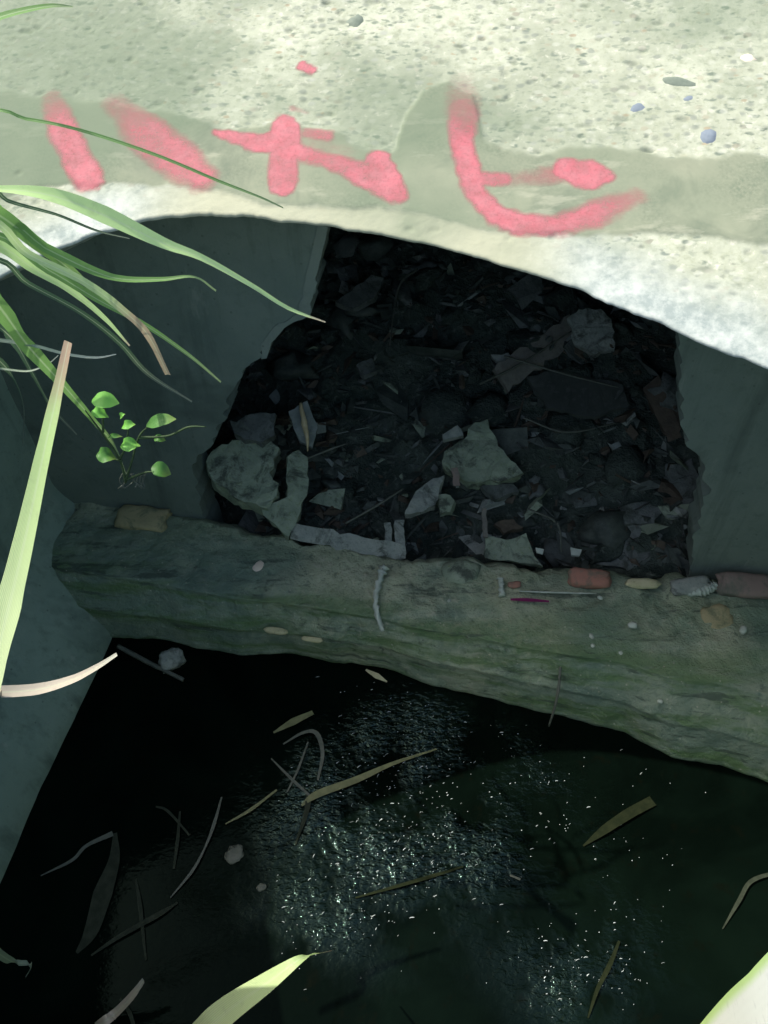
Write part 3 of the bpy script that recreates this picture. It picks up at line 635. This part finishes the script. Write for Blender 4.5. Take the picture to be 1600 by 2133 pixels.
tbox('tunnel_wall', (-0.66, 3.1, -1.7), (1.2, 3.2, -0.3), 'dark earth wall at the far end of the hole')

def chunk(px_outline, mat, label, thick=0.03, tilt=0.55, lift=0.03, name='concrete_chunk', cat='rubble', seed=0, jit=0.006, on='bed', z=None):
    cx = sum(p[0] for p in px_outline) / len(px_outline); cy = max(p[1] for p in px_outline)
    base = on_bed(cx, cy, lift) if on == 'bed' else at_z(cx, cy, z)
    n = (Vector((0, 0, 1)) * (1 - tilt) + (-base).normalized() * tilt + Vector((mnoise.noise(Vector((seed, 1, 1))) * 0.35, 0, 0))).normalized()
    out = [at_plane(x, y, base, n) for x, y in px_outline]
    bm = sheet('c', out, thick, None, normal=n, jitter=jit, seg=0.012, seed=seed)
    bm.verts.ensure_lookup_table()
    bmesh.ops.subdivide_edges(bm, edges=[e for e in bm.edges if e.calc_length() > 0.02], cuts=2, use_grid_fill=False)
    bmesh.ops.triangulate(bm, faces=[q for q in bm.faces if len(q.verts) > 4])
    for v in bm.verts:
        v.co += Vector((mnoise.noise(v.co * 45), mnoise.noise(v.co * 45 + Vector((9, 0, 0))), mnoise.noise(v.co * 45 + Vector((0, 9, 0))))) * min(0.008, thick * 0.22)
    return tag(bm_obj(name, bm, mat), label, cat)
RB, RMo, RD = M['rubble'], M['rubble_moss'], M['rubble_dark']
CH = 'chunks in the debris heap'
chunk([(985, 880), (1012, 876), (1040, 928), (1064, 958), (1090, 986), (1040, 1003), (975, 1006), (918, 968), (925, 940), (962, 922)], RMo, 'largest pale broken slab in the middle of the debris', 0.045, 0.6, 0.07, seed=1)
chunk([(922, 905), (955, 884), (968, 908), (925, 916)], RB, 'small triangular chip above the largest pale slab', 0.02, 0.6, 0.08, seed=2)
chunk([(845, 1066), (868, 1022), (900, 1000), (926, 990), (906, 1056), (846, 1072)], RB, 'pale jagged wedge left of the largest slab', 0.03, 0.6, 0.05, seed=3)
chunk([(912, 1032), (938, 1028), (949, 1042), (942, 1066), (918, 1068)], RMo, 'small pale block right of the jagged wedge', 0.03, 0.6, 0.05, seed=4)
chunk([(1010, 1116), (1055, 1124), (1095, 1112), (1112, 1150), (1128, 1178), (1014, 1162)], RMo, 'flat slab leaning over the ledge below the largest slab', 0.03, 0.7, 0.05, seed=5)
chunk([(430, 960), (462, 925), (540, 905), (580, 935), (560, 985), (585, 1010), (560, 1060), (500, 1040), (440, 1000)], RMo, 'big rounded grey lump heaped at the left edge of the hole', 0.07, 0.55, 0.10, seed=6, jit=0.012)
chunk([(598, 950), (622, 938), (640, 950), (641, 1010), (622, 1075), (600, 1118), (570, 1090), (545, 1060), (598, 1035)], RMo, 'upright greenish slab beside the big rounded lump', 0.03, 0.75, 0.07, seed=7)
chunk([(480, 880), (520, 862), (575, 860), (570, 905), (545, 925), (490, 905)], RD, 'mossy block on top of the big rounded lump', 0.05, 0.6, 0.13, seed=8)
chunk([(1180, 662), (1225, 640), (1262, 648), (1282, 680), (1275, 725), (1240, 740), (1205, 722)], RB, 'rounded pale chunk resting on the leaning plank', 0.06, 0.65, 0.07, seed=9, jit=0.012)
chunk([(1218, 1150), (1262, 1100), (1330, 1085), (1380, 1112), (1352, 1160), (1310, 1185), (1250, 1178)], RD, 'broad dark rock at the right foot of the debris', 0.06, 0.55, 0.06, seed=10, jit=0.01)
chunk([(1372, 1118), (1408, 1120), (1446, 1150), (1440, 1190), (1390, 1190), (1378, 1160)], RD, 'dark angular rock against the right wall panel', 0.05, 0.65, 0.06, seed=11)
chunk([(1290, 1060), (1340, 1040), (1382, 1060), (1360, 1090), (1300, 1092)], RD, 'dim rock behind the broad dark rock', 0.05, 0.5, 0.08, seed=12)
chunk([(1390, 970), (1440, 960), (1462, 1000), (1462, 1060), (1420, 1080), (1390, 1030)], RD, 'dark crumbling rock wedged by the right hole edge', 0.06, 0.6, 0.10, seed=13, jit=0.014)
chunk([(698, 628), (740, 600), (775, 572), (798, 580), (780, 620), (735, 642)], RD, 'flat dark flake high in the back of the hole', 0.02, 0.4, 0.05, seed=14)
chunk([(1022, 738), (1058, 734), (1070, 752), (1040, 760)], RB, 'small pale stone left of the plank end', 0.02, 0.5, 0.05, seed=15)
chunk([(740, 760), (775, 745), (785, 772), (760, 785)], RD, 'grey chip above the pale splinter', 0.02, 0.5, 0.05, seed=16)
chunk([(1000, 1012), (1068, 1006), (1080, 1022), (1030, 1040)], RD, 'thin broken flake just under the largest slab', 0.02, 0.4, 0.05, seed=17)
chunk([(1030, 1090), (1070, 1080), (1090, 1100), (1050, 1110)], M['frag_c'], 'brown sherd above the slab leaning on the ledge', 0.02, 0.5, 0.05, seed=18)
chunk([(1095, 785), (1150, 770), (1300, 800), (1310, 845), (1240, 868), (1140, 850)], M['sheet'], 'dark crumpled sheet spread over the upper debris', 0.012, 0.35, 0.07, 'plastic_sheet', 'sheet', 19, 0.01)
chunk([(1188, 1140), (1212, 1145), (1208, 1158), (1190, 1155)], M['white'], 'white scrap beside the broad dark rock', 0.01, 0.6, 0.07, 'litter_scrap', 'litter', 20, 0.002)
chunk([(1116, 1140), (1133, 1144), (1130, 1154), (1118, 1150)], M['white'], 'white scrap at the tip of the leaning flat slab', 0.008, 0.6, 0.075, 'litter_scrap', 'litter', 21, 0.002)
chunk([(600, 855), (640, 835), (662, 890), (650, 930), (625, 920)], M['frag_a'], 'grey broken tile behind the pale splinter', 0.02, 0.7, 0.09, 'broken_tile', 'rubble', 22, 0.003)

def plank(p0, p1, wpx, lift0, lift1, mat, label, name='plank', cat='plank', thick=0.014):
    a = on_bed(*p0, lift0); b = on_bed(*p1, lift1); T = (b - a).normalized(); B = T.cross((-(a + b) / 2).normalized()).normalized(); Nn_ = B.cross(T).normalized()
    w = px_m(a, wpx) / 2; bm = bmesh.new(); K = 14; ring = []
    for i in range(K + 1):
        c = a.lerp(b, i / K); j = 0.45 * w * mnoise.noise(c * 55)
        r = [bm.verts.new(c + B * (s * w + j) + Nn_ * t * thick / 2) for s, t in ((-1, -1), (1, -1), (1, 1), (0.2, 1.15), (-1, 1))]
        ring.append(r)
    for i in range(K):
        for j in range(5): bm.faces.new((ring[i][j], ring[i][(j + 1) % 5], ring[i + 1][(j + 1) % 5], ring[i + 1][j]))
    bm.faces.new(ring[0][::-1]); bm.faces.new(ring[-1]); bmesh.ops.recalc_face_normals(bm, faces=bm.faces[:])
    return tag(bm_obj(name, bm, mat), label, cat)
plank((1040, 790), (1200, 680), 56, 0.05, 0.05, M['wood'], 'weathered plank leaning under the rounded pale chunk')
plank((608, 1106), (838, 1152), 34, 0.05, 0.05, M['rubble'], 'long flat slat lying along the back of the ledge', 'slat', 'slat')
plank((808, 1090), (812, 1140), 14, 0.05, 0.05, M['rubble'], 'shorter of two upright stakes at the ledge back', 'stake', 'stake', 0.012)
plank((832, 1085), (836, 1165), 20, 0.05, 0.05, M['rubble'], 'taller of two upright stakes at the ledge back', 'stake', 'stake', 0.014)
plank((1008, 1060), (1012, 1120), 10, 0.05, 0.05, M['wood'], 'thin upright stick beside the leaning flat slab', 'stick', 'stick', 0.008)
plank((948, 975), (952, 1012), 14, 0.10, 0.09, M['pinkbrick'], 'short pinkish stick under the largest pale slab', 'stick', 'stick', 0.01)
pp = [on_bed(x, y, 0.12) for x, y in [(626, 840), (634, 880), (640, 912), (641, 940)]]
tag(tube('wood_splinter', pp, [0.004, 0.008, 0.005, 0.001], M['palewood'], None, 6, 1, 0.3), 'pale yellow wood splinter pointing down in the debris', 'splinter')
for i, (a, b, c) in enumerate([((1050, 742), (1180, 780), (1300, 810)), ((640, 955), (690, 935), (720, 925)), ((720, 1090), (790, 1050), (840, 1018)), ((1000, 800), (1080, 760), (1190, 690)), ((1090, 870), (1180, 900), (1290, 880)), ((870, 560), (830, 600), (812, 720)), ((1100, 1060), (1160, 1090), (1170, 1150))]):
    lab = ['thin pale wire arching across the upper debris', 'short curled root beside the upright greenish slab', 'pale straw crossing left of the jagged wedge', 'long thin stick along the plank edge', 'dim twig below the crumpled sheet', 'long dim twig in the back of the hole', 'twig left of the broad dark rock'][i]
    pp = [on_bed(*q, 0.075) for q in (a, b, c)]
    tag(tube('twig', pp, [0.0026, 0.003, 0.0018], M['litter'], None, 6, i, 0.3), lab, 'twig', 'twigs in the debris heap')

# countless small rubble in the heap
def scatter(name, mats, count, smin, smax, seed, wts, flat=0.5):
    rg = random.Random(seed); V_ = []; F_ = []; MI = []
    for i in range(count):
        x = rg.uniform(-0.5, 1.0); t = rg.random() ** 1.4 * 1.2; y = wall_y(x) + 0.02 + t
        z = float(bed_z(x, y)) + 0.09 * float(fbm(np.array([x * 6]), np.array([y * 6]), 501, 4)[0]) + 0.05 * float(fbm(np.array([x * 20]), np.array([y * 20]), 502, 3)[0])
        s = smin + (smax - smin) * rg.random() ** 3
        ax = Matrix.Rotation(rg.uniform(0, 6.3), 3, 'Z') @ Matrix.Rotation(rg.uniform(-0.9, 0.9), 3, 'X') @ Matrix.Rotation(rg.uniform(-0.7, 0.7), 3, 'Y')
        sx, sy, sz = s * rg.uniform(0.6, 1.6), s * rg.uniform(0.4, 1.0), s * rg.uniform(0.15, flat)
        if rg.random() < 0.12: sx *= 3.0; sy *= 0.2; sz *= 0.4
        if rg.random() < 0.35 and s < 0.03: z += 0.012 * rg.random()
        b = len(V_)
        for cx, cy, cz in ((-1, -1, -1), (1, -1, -1), (1, 1, -1), (-1, 1, -1), (-1, -1, 1), (1, -1, 1), (1, 1, 1), (-1, 1, 1)):
            V_.append(Vector((x, y, z + sz * 0.4)) + ax @ Vector((cx * sx * rg.uniform(0.05, 1.1), cy * sy * rg.uniform(0.05, 1.1), cz * sz * rg.uniform(0.2, 1.1))) * 0.5)
        F_ += [(b, b + 3, b + 2, b + 1), (b + 4, b + 5, b + 6, b + 7), (b, b + 1, b + 5, b + 4), (b + 1, b + 2, b + 6, b + 5), (b + 2, b + 3, b + 7, b + 6), (b + 3, b, b + 4, b + 7)]
        MI += [rg.choices(range(len(mats)), wts)[0]] * 6
    o = mesh_obj(name, V_, F_, mats, None, False); o.data.polygons.foreach_set('material_index', MI)
    return o
tag(scatter('slab_fragments', [M['rubble_dark'], M['rubble'], M['rubble_moss'], M['frag_b'], M['frag_c']], 330, 0.03, 0.13, 15, (5, 2.2, 2.2, 4, 1), 0.22), 'flat broken slab fragments jumbled through the debris heap', None, None, 'stuff')
tag(scatter('small_rubble', [M['frag_b'], M['frag_c'], M['frag_a'], M['rubble_dark']], 4200, 0.004, 0.055, 5, (8, 3.5, 0.8, 1.3)), 'small broken rubble and litter heaped in the hole', None, None, 'stuff')

def clods(name, mats, count, seed):
    rg = random.Random(seed); bm0 = bmesh.new(); bmesh.ops.create_icosphere(bm0, subdivisions=2, radius=1)
    base = [v.co.copy() for v in bm0.verts]; tri = [[v.index for v in f.verts] for f in bm0.faces]; bm0.free(); V_ = []; F_ = []; MI = []
    for i in range(count):
        x = rg.uniform(-0.5, 1.0); t = 0.03 + rg.random() ** 1.2 * 1.0; y = wall_y(x) + t; z = float(bed_z(x, y)) + 0.09 * float(fbm(np.array([x * 6]), np.array([y * 6]), 501, 4)[0])
        sz = 0.012 + 0.06 * rg.random() ** 2.2; q = Matrix.Rotation(rg.uniform(0, 6), 3, 'Z') @ Matrix.Rotation(rg.uniform(-.6, .6), 3, 'X'); o = Vector((i * 2.1, 0, 0)); b = len(V_); sy = rg.uniform(.5, 1); sh = rg.uniform(.3, .6)
        for d in base:
            f = 1 + 0.75 * mnoise.noise(d * 1.5 + o) + 0.35 * mnoise.noise(d * 4 + o); V_.append(Vector((x, y, z + sz * 0.15)) + q @ Vector((d.x * sz * f, d.y * sz * sy * f, d.z * sz * sh * f)))
        F_ += [tuple(b + k for k in t_) for t_ in tri]; MI += [rg.randrange(len(mats))] * len(tri)
    o = mesh_obj(name, V_, F_, mats, None, True); o.data.polygons.foreach_set('material_index', MI); return o
tag(clods('mud_clods', [M['soil'], M['rubble_dark'], M['soil'], M['frag_b']], 170, 9), 'muddy clods and crumbled stone packed through the debris heap', None, None, 'stuff')

# ------------------------------------------------------------------ grass and plants
def blade(pts, wpx, y, mat, parent=None, label=None, name='blade', fold=0.25, twist=0.0, seed=0, cat='grass blade', group=None, n=36):
    ys_ = y if isinstance(y, (list, tuple)) else [y] * len(pts)
    pp = [at_y(px, py, yy) for (px, py), yy in zip(pts, ys_)]
    o = ribbon(name, pp, [px_m(p, w * (0.72 if parent else 1)) for p, w in zip(pp, wpx)], mat, parent, None, fold, twist, n, seed)
    if label: tag(o, label, cat, group)
    return o
def lin(a, b, n): return [a + (b - a) * i / (n - 1) for i in range(n)]
clump = empty('grass_clump', (-0.95, 0.85, -0.72), 'clump of long green and tan grass blades arching in from the upper left', 'grass')
root = (-420, 560)
blade([root, (-120, 400), (0, 394), (110, 408), (220, 450), (340, 507), (420, 537), (520, 592), (600, 642), (678, 671)], [20, 18, 20, 44, 54, 34, 20, 14, 11, 4], lin(0.86, 0.94, 10), M['b_bright'], clump, seed=1)
su = [at_plane(x, y, SO_, SN).y - 0.05 for x, y in [(60, 248), (590, 432)]]
blade([(-420, 420), (-60, 243), (60, 249), (180, 275), (330, 325), (450, 375), (540, 410), (590, 433)], [12, 10, 10, 10, 10, 9, 7, 4], lin(0.90, 0.98, 8), M['b_green'], clump, seed=2)
blade([root, (-60, 455), (60, 530), (180, 590), (260, 650), (310, 700), (350, 780)], [26, 24, 24, 23, 22, 21, 17], lin(0.80, 0.90, 7), M['b_tan'], clump, seed=3)
blade([root, (-60, 480), (100, 562), (200, 622), (310, 682), (400, 745), (460, 796)], [24, 24, 26, 22, 15, 10, 5], lin(0.84, 0.95, 7), M['b_green'], clump, seed=4)
blade([root, (-40, 535), (60, 592), (170, 652), (250, 715), (310, 780), (400, 837)], [20, 18, 16, 16, 16, 14, 5], lin(0.90, 1.0, 7), M['b_dark'], clump, seed=5)
blade([root, (-60, 440), (100, 520), (200, 567), (260, 582), (340, 582), (405, 577), (450, 606)], [26, 26, 32, 26, 20, 14, 7, 6], lin(0.86, 0.96, 8), M['b_green'], clump, seed=6)
blade([(-380, 420), (-100, 520), (0, 640), (60, 722), (130, 800), (190, 870), (240, 930), (268, 1000)], [60, 70, 62, 44, 26, 16, 12, 8], lin(0.74, 0.93, 8), M['b_green'], clump, seed=7)
blade([(-400, 720), (-60, 704), (0, 709), (70, 720), (140, 738), (200, 745), (242, 738)], [14, 12, 12, 10, 9, 7, 3], 0.82, M['b_pale'], clump, seed=8)
blade([(-400, 800), (-40, 765), (0, 768), (60, 773), (100, 758), (122, 740)], [9, 8, 7, 6, 5, 3], 0.85, M['b_pale'], clump, seed=9)
blade([root, (-100, 410), (0, 450), (80, 512), (150, 565), (230, 640)], [50, 56, 50, 36, 24, 6], lin(0.84, 0.92, 6), M['b_green'], clump, seed=10)
blade([root, (-120, 470), (0, 512), (70, 560), (140, 600), (215, 660), (270, 720)], [40, 44, 40, 30, 22, 14, 4], lin(0.88, 0.96, 7), M['b_bright'], clump, seed=11)
blade([root, (-80, 380), (20, 420), (120, 448), (200, 480), (270, 497)], [16, 14, 12, 9, 7, 3], lin(0.86, 0.92, 6), M['b_dark'], clump, seed=12)
blade([(-380, 560), (-60, 660), (20, 700), (70, 780), (110, 850), (160, 905)], [30, 30, 26, 18, 12, 4], lin(0.86, 0.98, 6), M['b_dark'], clump, seed=13)
blade([(-380, 620), (-80, 710), (-10, 745), (30, 790), (50, 850), (48, 930)], [26, 24, 20, 15, 10, 4], lin(0.9, 1.0, 6), M['b_dark'], clump, seed=14)
blade([(-300, 180), (-60, 62), (0, 36), (60, 20), (110, 12), (152, 14)], [26, 22, 16, 13, 9, 3], lin(0.95, 0.98, 6), M['b_green'], None, 'short olive blade crossing the top left corner of the concrete', 'long_grass', seed=15)
blade([(-140, 1900), (-50, 1560), (0, 1340), (30, 1220), (60, 1090), (90, 950), (115, 840), (143, 712)], [90, 84, 72, 60, 48, 36, 28, 19], lin(0.36, 0.52, 8), M['b_lime'], None, 'tall bright lime blade with tan tip standing at the left', 'long_grass', seed=16, fold=0.12)
blade([(-300, 1400), (-40, 1441), (0, 1442), (80, 1436), (150, 1416), (200, 1391), (244, 1363)], [28, 28, 27, 25, 18, 13, 8], lin(0.52, 0.60, 7), M['b_dry'], None, 'dry cream curved blade below the tall lime blade', 'long_grass', seed=17)
blade([(-160, 1900), (-20, 1972), (0, 1988), (30, 2005), (66, 2010), (50, 2042)], [18, 18, 18, 13, 9, 4], lin(0.32, 0.36, 6), M['b_pale'], None, 'pale kinked blade tip at the lower left corner', 'long_grass', seed=18)
blade([(90, 2230), (200, 2142), (240, 2112), (275, 2076), (300, 2042)], [24, 22, 20, 18, 11], lin(0.26, 0.33, 5), M['b_dry'], None, 'dry pinkish blade stub at the bottom left of the water', 'long_grass', seed=19)
blade([(280, 2290), (400, 2178), (470, 2110), (560, 2045), (628, 1996), (660, 1987), (690, 1981)], [80, 72, 60, 40, 16, 9, 4], lin(0.20, 0.36, 7), M['b_lime'], None, 'light green blade with bent tip pointing up from the bottom', 'long_grass', seed=20, fold=0.12)
blade([(1320, 2420), (1480, 2290), (1600, 2175), (1720, 2060), (1900, 1890)], [265, 265, 262, 256, 240], 0.15, M['b_blown'], None, 'broad blade coloured overexposed white, close up in the bottom right corner', 'long_grass', seed=21, fold=0.05)

seed_p = empty('seedling', at_y(268, 1000, 0.90), 'small seedling with round bright green leaves below the grass clump', 'plant')
def leafy(px, py, lpx, wpx, ang, y, tilt=0.0):
    c = at_y(px, py, y); T = Vector((math.cos(ang), 0, -math.sin(ang))); L = px_m(c, lpx * 0.9)
    pts = [c - T * L / 2, c - T * L * 0.25 + Vector((0, -0.002, .004)), c + Vector((0, -0.003, .006)), c + T * L * 0.25 + Vector((0, -0.002, 0.004)), c + T * L / 2]
    W = px_m(c, wpx * 0.9); ribbon('leaf', pts, [W * 0.15, W * 0.85, W, W * 0.8, W * 0.06], M['leaf'] if px % 3 else M['leaf_dull'], seed_p, None, 0.22, 0.5 * math.sin(px), 14, px)
for i, a in enumerate([(220, 838, 62, 42, 0.1), (209, 863, 40, 26, 0.5), (268, 888, 36, 22, -0.3), (272, 929, 46, 34, 0.0), (222, 951, 44, 38, 0.3), (336, 880, 76, 34, -0.28), (336, 981, 46, 38, 0.5), (333, 916, 26, 20, 0.2), (240, 911, 36, 12, -0.1), (256, 868, 22, 12, -0.8)]):
    leafy(*a, 0.84 + 0.004 * i)
for pts in ([(262, 1005), (250, 960), (215, 905), (178, 855)], [(262, 1000), (275, 960), (290, 910), (312, 885)], [(250, 955), (262, 930), (268, 890)], [(290, 912), (350, 908), (392, 890), (430, 889)], [(262, 1000), (300, 985), (325, 982)], [(255, 960), (230, 955)], [(215, 900), (215, 870), (222, 845)]):
    pp = [at_y(x, y, 0.86) for x, y in pts]; tube('stem', pp, [0.0022] + [0.0016] * (len(pp) - 2) + [0.0008], M['stem'], seed_p, 6)
for k in range(12):
    x = 255 + k * 4.5; pp = [at_y(x, 985 + 6 * random.random(), 0.862), at_y(x + random.uniform(-8, 8), 1002, 0.864), at_y(x + random.uniform(-20, 20), 1018, 0.862)]
    tube('rootlet', pp, [0.0008, 0.0008, 0.0004], M['litter'], seed_p, 5, k, 0, 8)

# ------------------------------------------------------------------ things floating on the water
def afloat(pts, wpx, mat, label, name='dead_blade', cat='leaf', fold=0.08, lift=0.003, seed=0):
    pp = [at_z(x, y, Z_WATER + lift + (0.004 if 0 < i < len(pts) - 1 else 0)) for i, (x, y) in enumerate(pts)]
    return tag(ribbon(name, pp, [px_m(p, w * 0.82) for p, w in zip(pp, wpx)], mat, None, 'up', fold, 0, 22, seed), label, cat, 'dead leaves floating on the dark water')
LT, LD, LO = M['litter'], M['litter_dim'], M['litter_olive']
afloat([(570, 1526), (610, 1504), (652, 1484)], [5, 20, 12], LO, 'short olive leaf floating highest below the ledge')
afloat([(590, 1550), (632, 1526), (660, 1528), (672, 1570), (662, 1625)], [4, 8, 12, 10, 5], LT, 'grey blade curled into a hook on the water')
afloat([(598, 1650), (622, 1600), (642, 1545)], [4, 6, 4], LT, 'thin straw lying inside the hooked blade')
afloat([(565, 1580), (610, 1625), (648, 1660)], [3, 8, 6], LT, 'short brown straw running to the forked olive blade')
afloat([(628, 1678), (660, 1655), (740, 1625), (820, 1590), (910, 1560)], [6, 20, 18, 10, 4], LO, 'long olive blade with a forked end by the glints')
afloat([(645, 1655), (636, 1700), (615, 1760)], [16, 12, 3], LD, 'dim forked stub hanging from the long olive blade')
afloat([(470, 1716), (520, 1688), (577, 1645)], [3, 9, 5], LO, 'slim straight leaf left of the long olive blade')
afloat([(462, 1660), (445, 1720), (425, 1770), (400, 1815), (355, 1870)], [4, 9, 5, 8, 3], LT, 'long grey blade bent in the middle of the water')
afloat([(85, 1824), (150, 1792), (180, 1762), (235, 1736)], [3, 9, 9, 14], LT, 'grey blade folded over left of the broad leaf')
afloat([(240, 1735), (238, 1790), (215, 1860), (190, 1940), (160, 1985)], [10, 28, 50, 38, 8], LD, 'broad dull green leaf lying low at the left', lift=0.001)
afloat([(375, 1690), (370, 1750), (362, 1810)], [5, 9, 6], LD, 'dim brown straw right of the folded blade')
afloat([(283, 1830), (292, 1890), (304, 2000)], [5, 11, 5], LD, 'dim straight straw beside the broad leaf')
afloat([(190, 1990), (250, 1950), (330, 1905), (370, 1880)], [5, 12, 14, 5], LD, 'dim long blade crossing the straight straw')
afloat([(325, 1680), (350, 1690), (395, 1740)], [5, 7, 5], LD, 'dim hooked twig above the grey bent blade')
afloat([(1215, 1762), (1260, 1728), (1310, 1695), (1360, 1668)], [4, 22, 26, 26], M['litter_black'], 'olive blade alone on the right of the water')
afloat([(740, 1870), (820, 1848), (900, 1825), (965, 1805)], [4, 8, 9, 4], M['litter_black'], 'thin brown blade low among the glints')
afloat([(1225, 2120), (1245, 2060), (1270, 2010), (1290, 1960)], [4, 10, 12, 6], M['litter_black'], 'faint blade near the bottom right of the water')
afloat([(1505, 1935), (1540, 1875), (1562, 1838), (1600, 1822), (1660, 1812)], [3, 10, 10, 9, 8], LD, 'pale bent blade at the right edge of the water')
afloat([(1062, 1823), (1084, 1832)], [5, 6], LT, 'tiny pale chip floating right of the glints')
afloat([(250, 2080), (270, 2110), (282, 2150)], [6, 10, 10], LD, 'dark straw behind the dry pinkish stub')
def afloat_round(px, py, w, h, mat, label):
    c = at_z(px, py, Z_WATER + 0.002); lump_o = lump('round_leaf', c, (px_m(c, w) / 2, px_m(c, h) / 2, 0.002), (0, 0, 0.4), mat, None, px, 0.35, 0.0)
    return tag(lump_o, label, 'leaf', 'dead leaves floating on the dark water')
afloat_round(488, 1779, 40, 36, LT, 'round grey leaf floating left of the glints')
afloat_round(545, 1848, 20, 16, LT, 'tiny round leaf below the larger round leaf')
pp = [at_z(x, y, Z_WATER + 0.012) for x, y in [(246, 1346), (310, 1380), (382, 1416)]]
tag(tube('stick', pp, [0.006, 0.006, 0.005], LT, None, 7, 2, 0.2), 'grey stick in the water by the left end of the ledge', 'stick')
tag(lump('stone', at_z(358, 1374, Z_WATER + 0.012), (0.03, 0.024, 0.02), (0.2, 0.1, 0.5), M['rubble'], None, 31, 0.35, 0.5), 'small grey stone in the water behind the stick', 'stone')
afloat([(762, 1395), (785, 1408), (806, 1420)], [5, 16, 4], M['yellow'], 'small yellow scrap at the foot of the ledge')

# white flecks painted in as glints of light on the ripples
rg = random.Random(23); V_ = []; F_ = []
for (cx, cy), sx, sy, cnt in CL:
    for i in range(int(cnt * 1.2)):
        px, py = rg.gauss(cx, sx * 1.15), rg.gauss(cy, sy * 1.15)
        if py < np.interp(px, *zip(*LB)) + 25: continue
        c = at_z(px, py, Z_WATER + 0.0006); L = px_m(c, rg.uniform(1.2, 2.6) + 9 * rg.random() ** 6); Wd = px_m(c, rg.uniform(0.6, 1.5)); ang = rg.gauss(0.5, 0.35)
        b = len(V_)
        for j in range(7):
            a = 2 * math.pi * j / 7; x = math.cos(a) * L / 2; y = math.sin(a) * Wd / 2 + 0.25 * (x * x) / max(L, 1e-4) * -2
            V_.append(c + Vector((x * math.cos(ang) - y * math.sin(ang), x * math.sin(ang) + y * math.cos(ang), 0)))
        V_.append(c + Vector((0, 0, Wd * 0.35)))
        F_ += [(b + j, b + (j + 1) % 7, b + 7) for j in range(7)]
tag(mesh_obj('glint_flecks', V_, F_, M['glint']), 'scattered tiny white flecks painted as glints of light on the dark water', None, None, 'stuff')

# ------------------------------------------------------------------ ground round the pit
gx = np.unique(np.concatenate([np.geomspace(1.01, 60, 22) * -1, np.linspace(-1.01, 1.5, 13), np.geomspace(1.5, 60, 22)]))
gy = np.unique(np.concatenate([np.geomspace(0.42, 60, 22) * -1, np.linspace(-0.42, 1.6, 12), np.linspace(1.6, 3.2, 10), np.geomspace(3.2, 60, 18)]))
GX, GY = np.meshgrid(gx, gy)
GZ = -0.735 + 0.4663 * np.clip(GY - 1.05, 0, 1.6) * sstep(0, 0.3, GY - 1.05) + 0.04 * fbm(GX * 1.5, GY * 1.5, 601, 3)
GZ -= 0.09 * ((np.abs(GX) < 2.5) & (GY > 0.5) & (GY < 3))
hole = (GX > -1.0) & (GX < 1.49) & (GY > -0.41) & (GY < 1.59)
tag(grid_obj('ground', np.stack([GX, GY, GZ], -1), M['earth'], None, None, ~hole), kind='structure')
